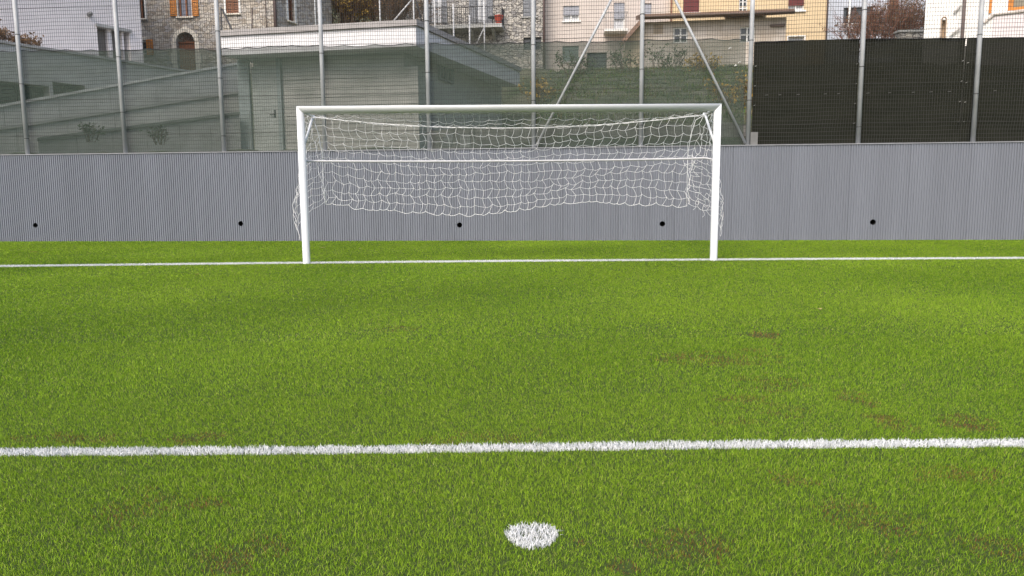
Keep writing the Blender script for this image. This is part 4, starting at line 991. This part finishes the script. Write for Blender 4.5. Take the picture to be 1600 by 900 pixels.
for i, (x, lab) in enumerate(((545, 'dark green bush behind the yellow leaved shrub'), (612, 'dark bush at the back of the hedge behind the garage'))):
    shrub('dark_bush', at(x, 60, 44.5), 4.6, 1.2, 20, 3, twig2, lab, 30 + i, leaf_m=gl, nleaf=3200, r0=.03, group='dark bushes behind the garage')
for i, (x, dp, h_, lab) in enumerate(((8, 22.6, .75, 'dry tufted plant on the terrace at the far left'), (24, 22.8, .6, 'dry plant left of the first fence post on the terrace'), (44, 23, .45, 'low dry plant right of the first fence post'), (60, 23.3, .5, 'last dry plant along the terrace edge'))):
    shrub('dry_plant', ft.P(ft.px(x, 80)[0], .5, ft.px(75, 79)[1] + .1) if False else ft.P(ft.px(x, 80)[0], .55, zt + .0 if False else ft.px(75, 79)[1] + .09), h_, .25, 16, 2, mat('straw_stem', (.20, .13, .09), .8), lab, 40 + i, leaf_m=bl_, nleaf=160, r0=.012, group='dry plants on the terrace')
shrub('small_shrub', at(141, 222, 18.2), .62, .12, 7, 2, twig2, 'small green shrub behind the cloth near the second post', 50, leaf_m=gl, nleaf=60, r0=.014)
shrub('small_shrub', at(250, 226, 18.0), .55, .2, 9, 2, twig2, 'low shrub behind the cloth between second and third posts', 51, leaf_m=gl, nleaf=45, r0=.012)
for i, (x, y, dp, h_, lab) in enumerate(((905, 120, 27, 1.1, 'dark shrub on the bank below the beige flats'), (985, 122, 28, 1.4, 'leafy shrub on the bank just left of the seventh fence post'), (1040, 118, 29, 1.3, 'leafy shrub on the bank below the left cross window'), (1105, 124, 27, 1.2, 'yellowish shrub on the bank below the outbuilding wall'), (1148, 185, 19.5, 1.3, 'tall straw coloured plant behind the cloth by the leftmost black screen'), (845, 160, 22, .9, 'low yellowish shrub on the bank above the goal'))):
    shrub('bank_shrub', at(x, y, dp), h_, .5, 12, 2, twig2, lab, 60 + i, leaf_m=yl if i > 2 else gl, nleaf=260, r0=.014, group='shrubs on the bank')
shrub('dark_bush', at(523, 60, 46), 4.6, 1.2, 20, 3, twig2, 'dark bush right against the stone house corner', 38, leaf_m=gl, nleaf=3200, r0=.03, group='dark bushes behind the garage')
# grass on the bank and along the fence foot: one mass
n = 42000; x = rng.uniform(-13, 9, n); t = rng.uniform(.36, 16, n) ** 1.0
keep = (((x > .3) & (t > 2.3)) | ((x < .3) & (t < 1.7))) & (rng.uniform(0, 1, n) < .35 + .65 * (wob(x, t, 51, 1.0) > -.2)); x, t = x[keep], t[keep]; n = len(x)
Pw = WO.o[None] + x[:, None] * WO.d[None] + t[:, None] * WO.n[None]; zz = terrain_z(x, t) - .03
h = rng.uniform(.06, .20, n) * np.where(x > .3, 1.0, .6); a = rng.uniform(0, 6.28, n); w = rng.uniform(.012, .026, n)
A = np.stack([Pw[:, 0] - np.cos(a) * w, Pw[:, 1] - np.sin(a) * w, zz], 1); B = np.stack([Pw[:, 0] + np.cos(a) * w, Pw[:, 1] + np.sin(a) * w, zz], 1)
C_ = np.stack([Pw[:, 0] + rng.normal(0, .05, n), Pw[:, 1] + rng.normal(0, .05, n), zz + h], 1)
k = rng.uniform(0, 1, (n, 1)); cc = np.array([.055, .12, .02]) * (1 - k) + np.array([.16, .18, .05]) * k; dd = (rng.uniform(0, 1, (n, 1)) < .2); cc = np.where(dd, np.array([.20, .16, .08]), cc)
cl = np.repeat(np.concatenate([cc, np.ones((n, 1))], 1), 3, axis=0)
fibre_object('bank_grass', [(np.stack([A, B, C_], 1).reshape(-1, 3), np.arange(3 * n), np.full(n, 3), cl)], turf_m, 'rough grass covering the bank behind the green cloth', 'grass')
for o in list(bpy.data.objects):
    if '_loc' in o: del o['_loc']
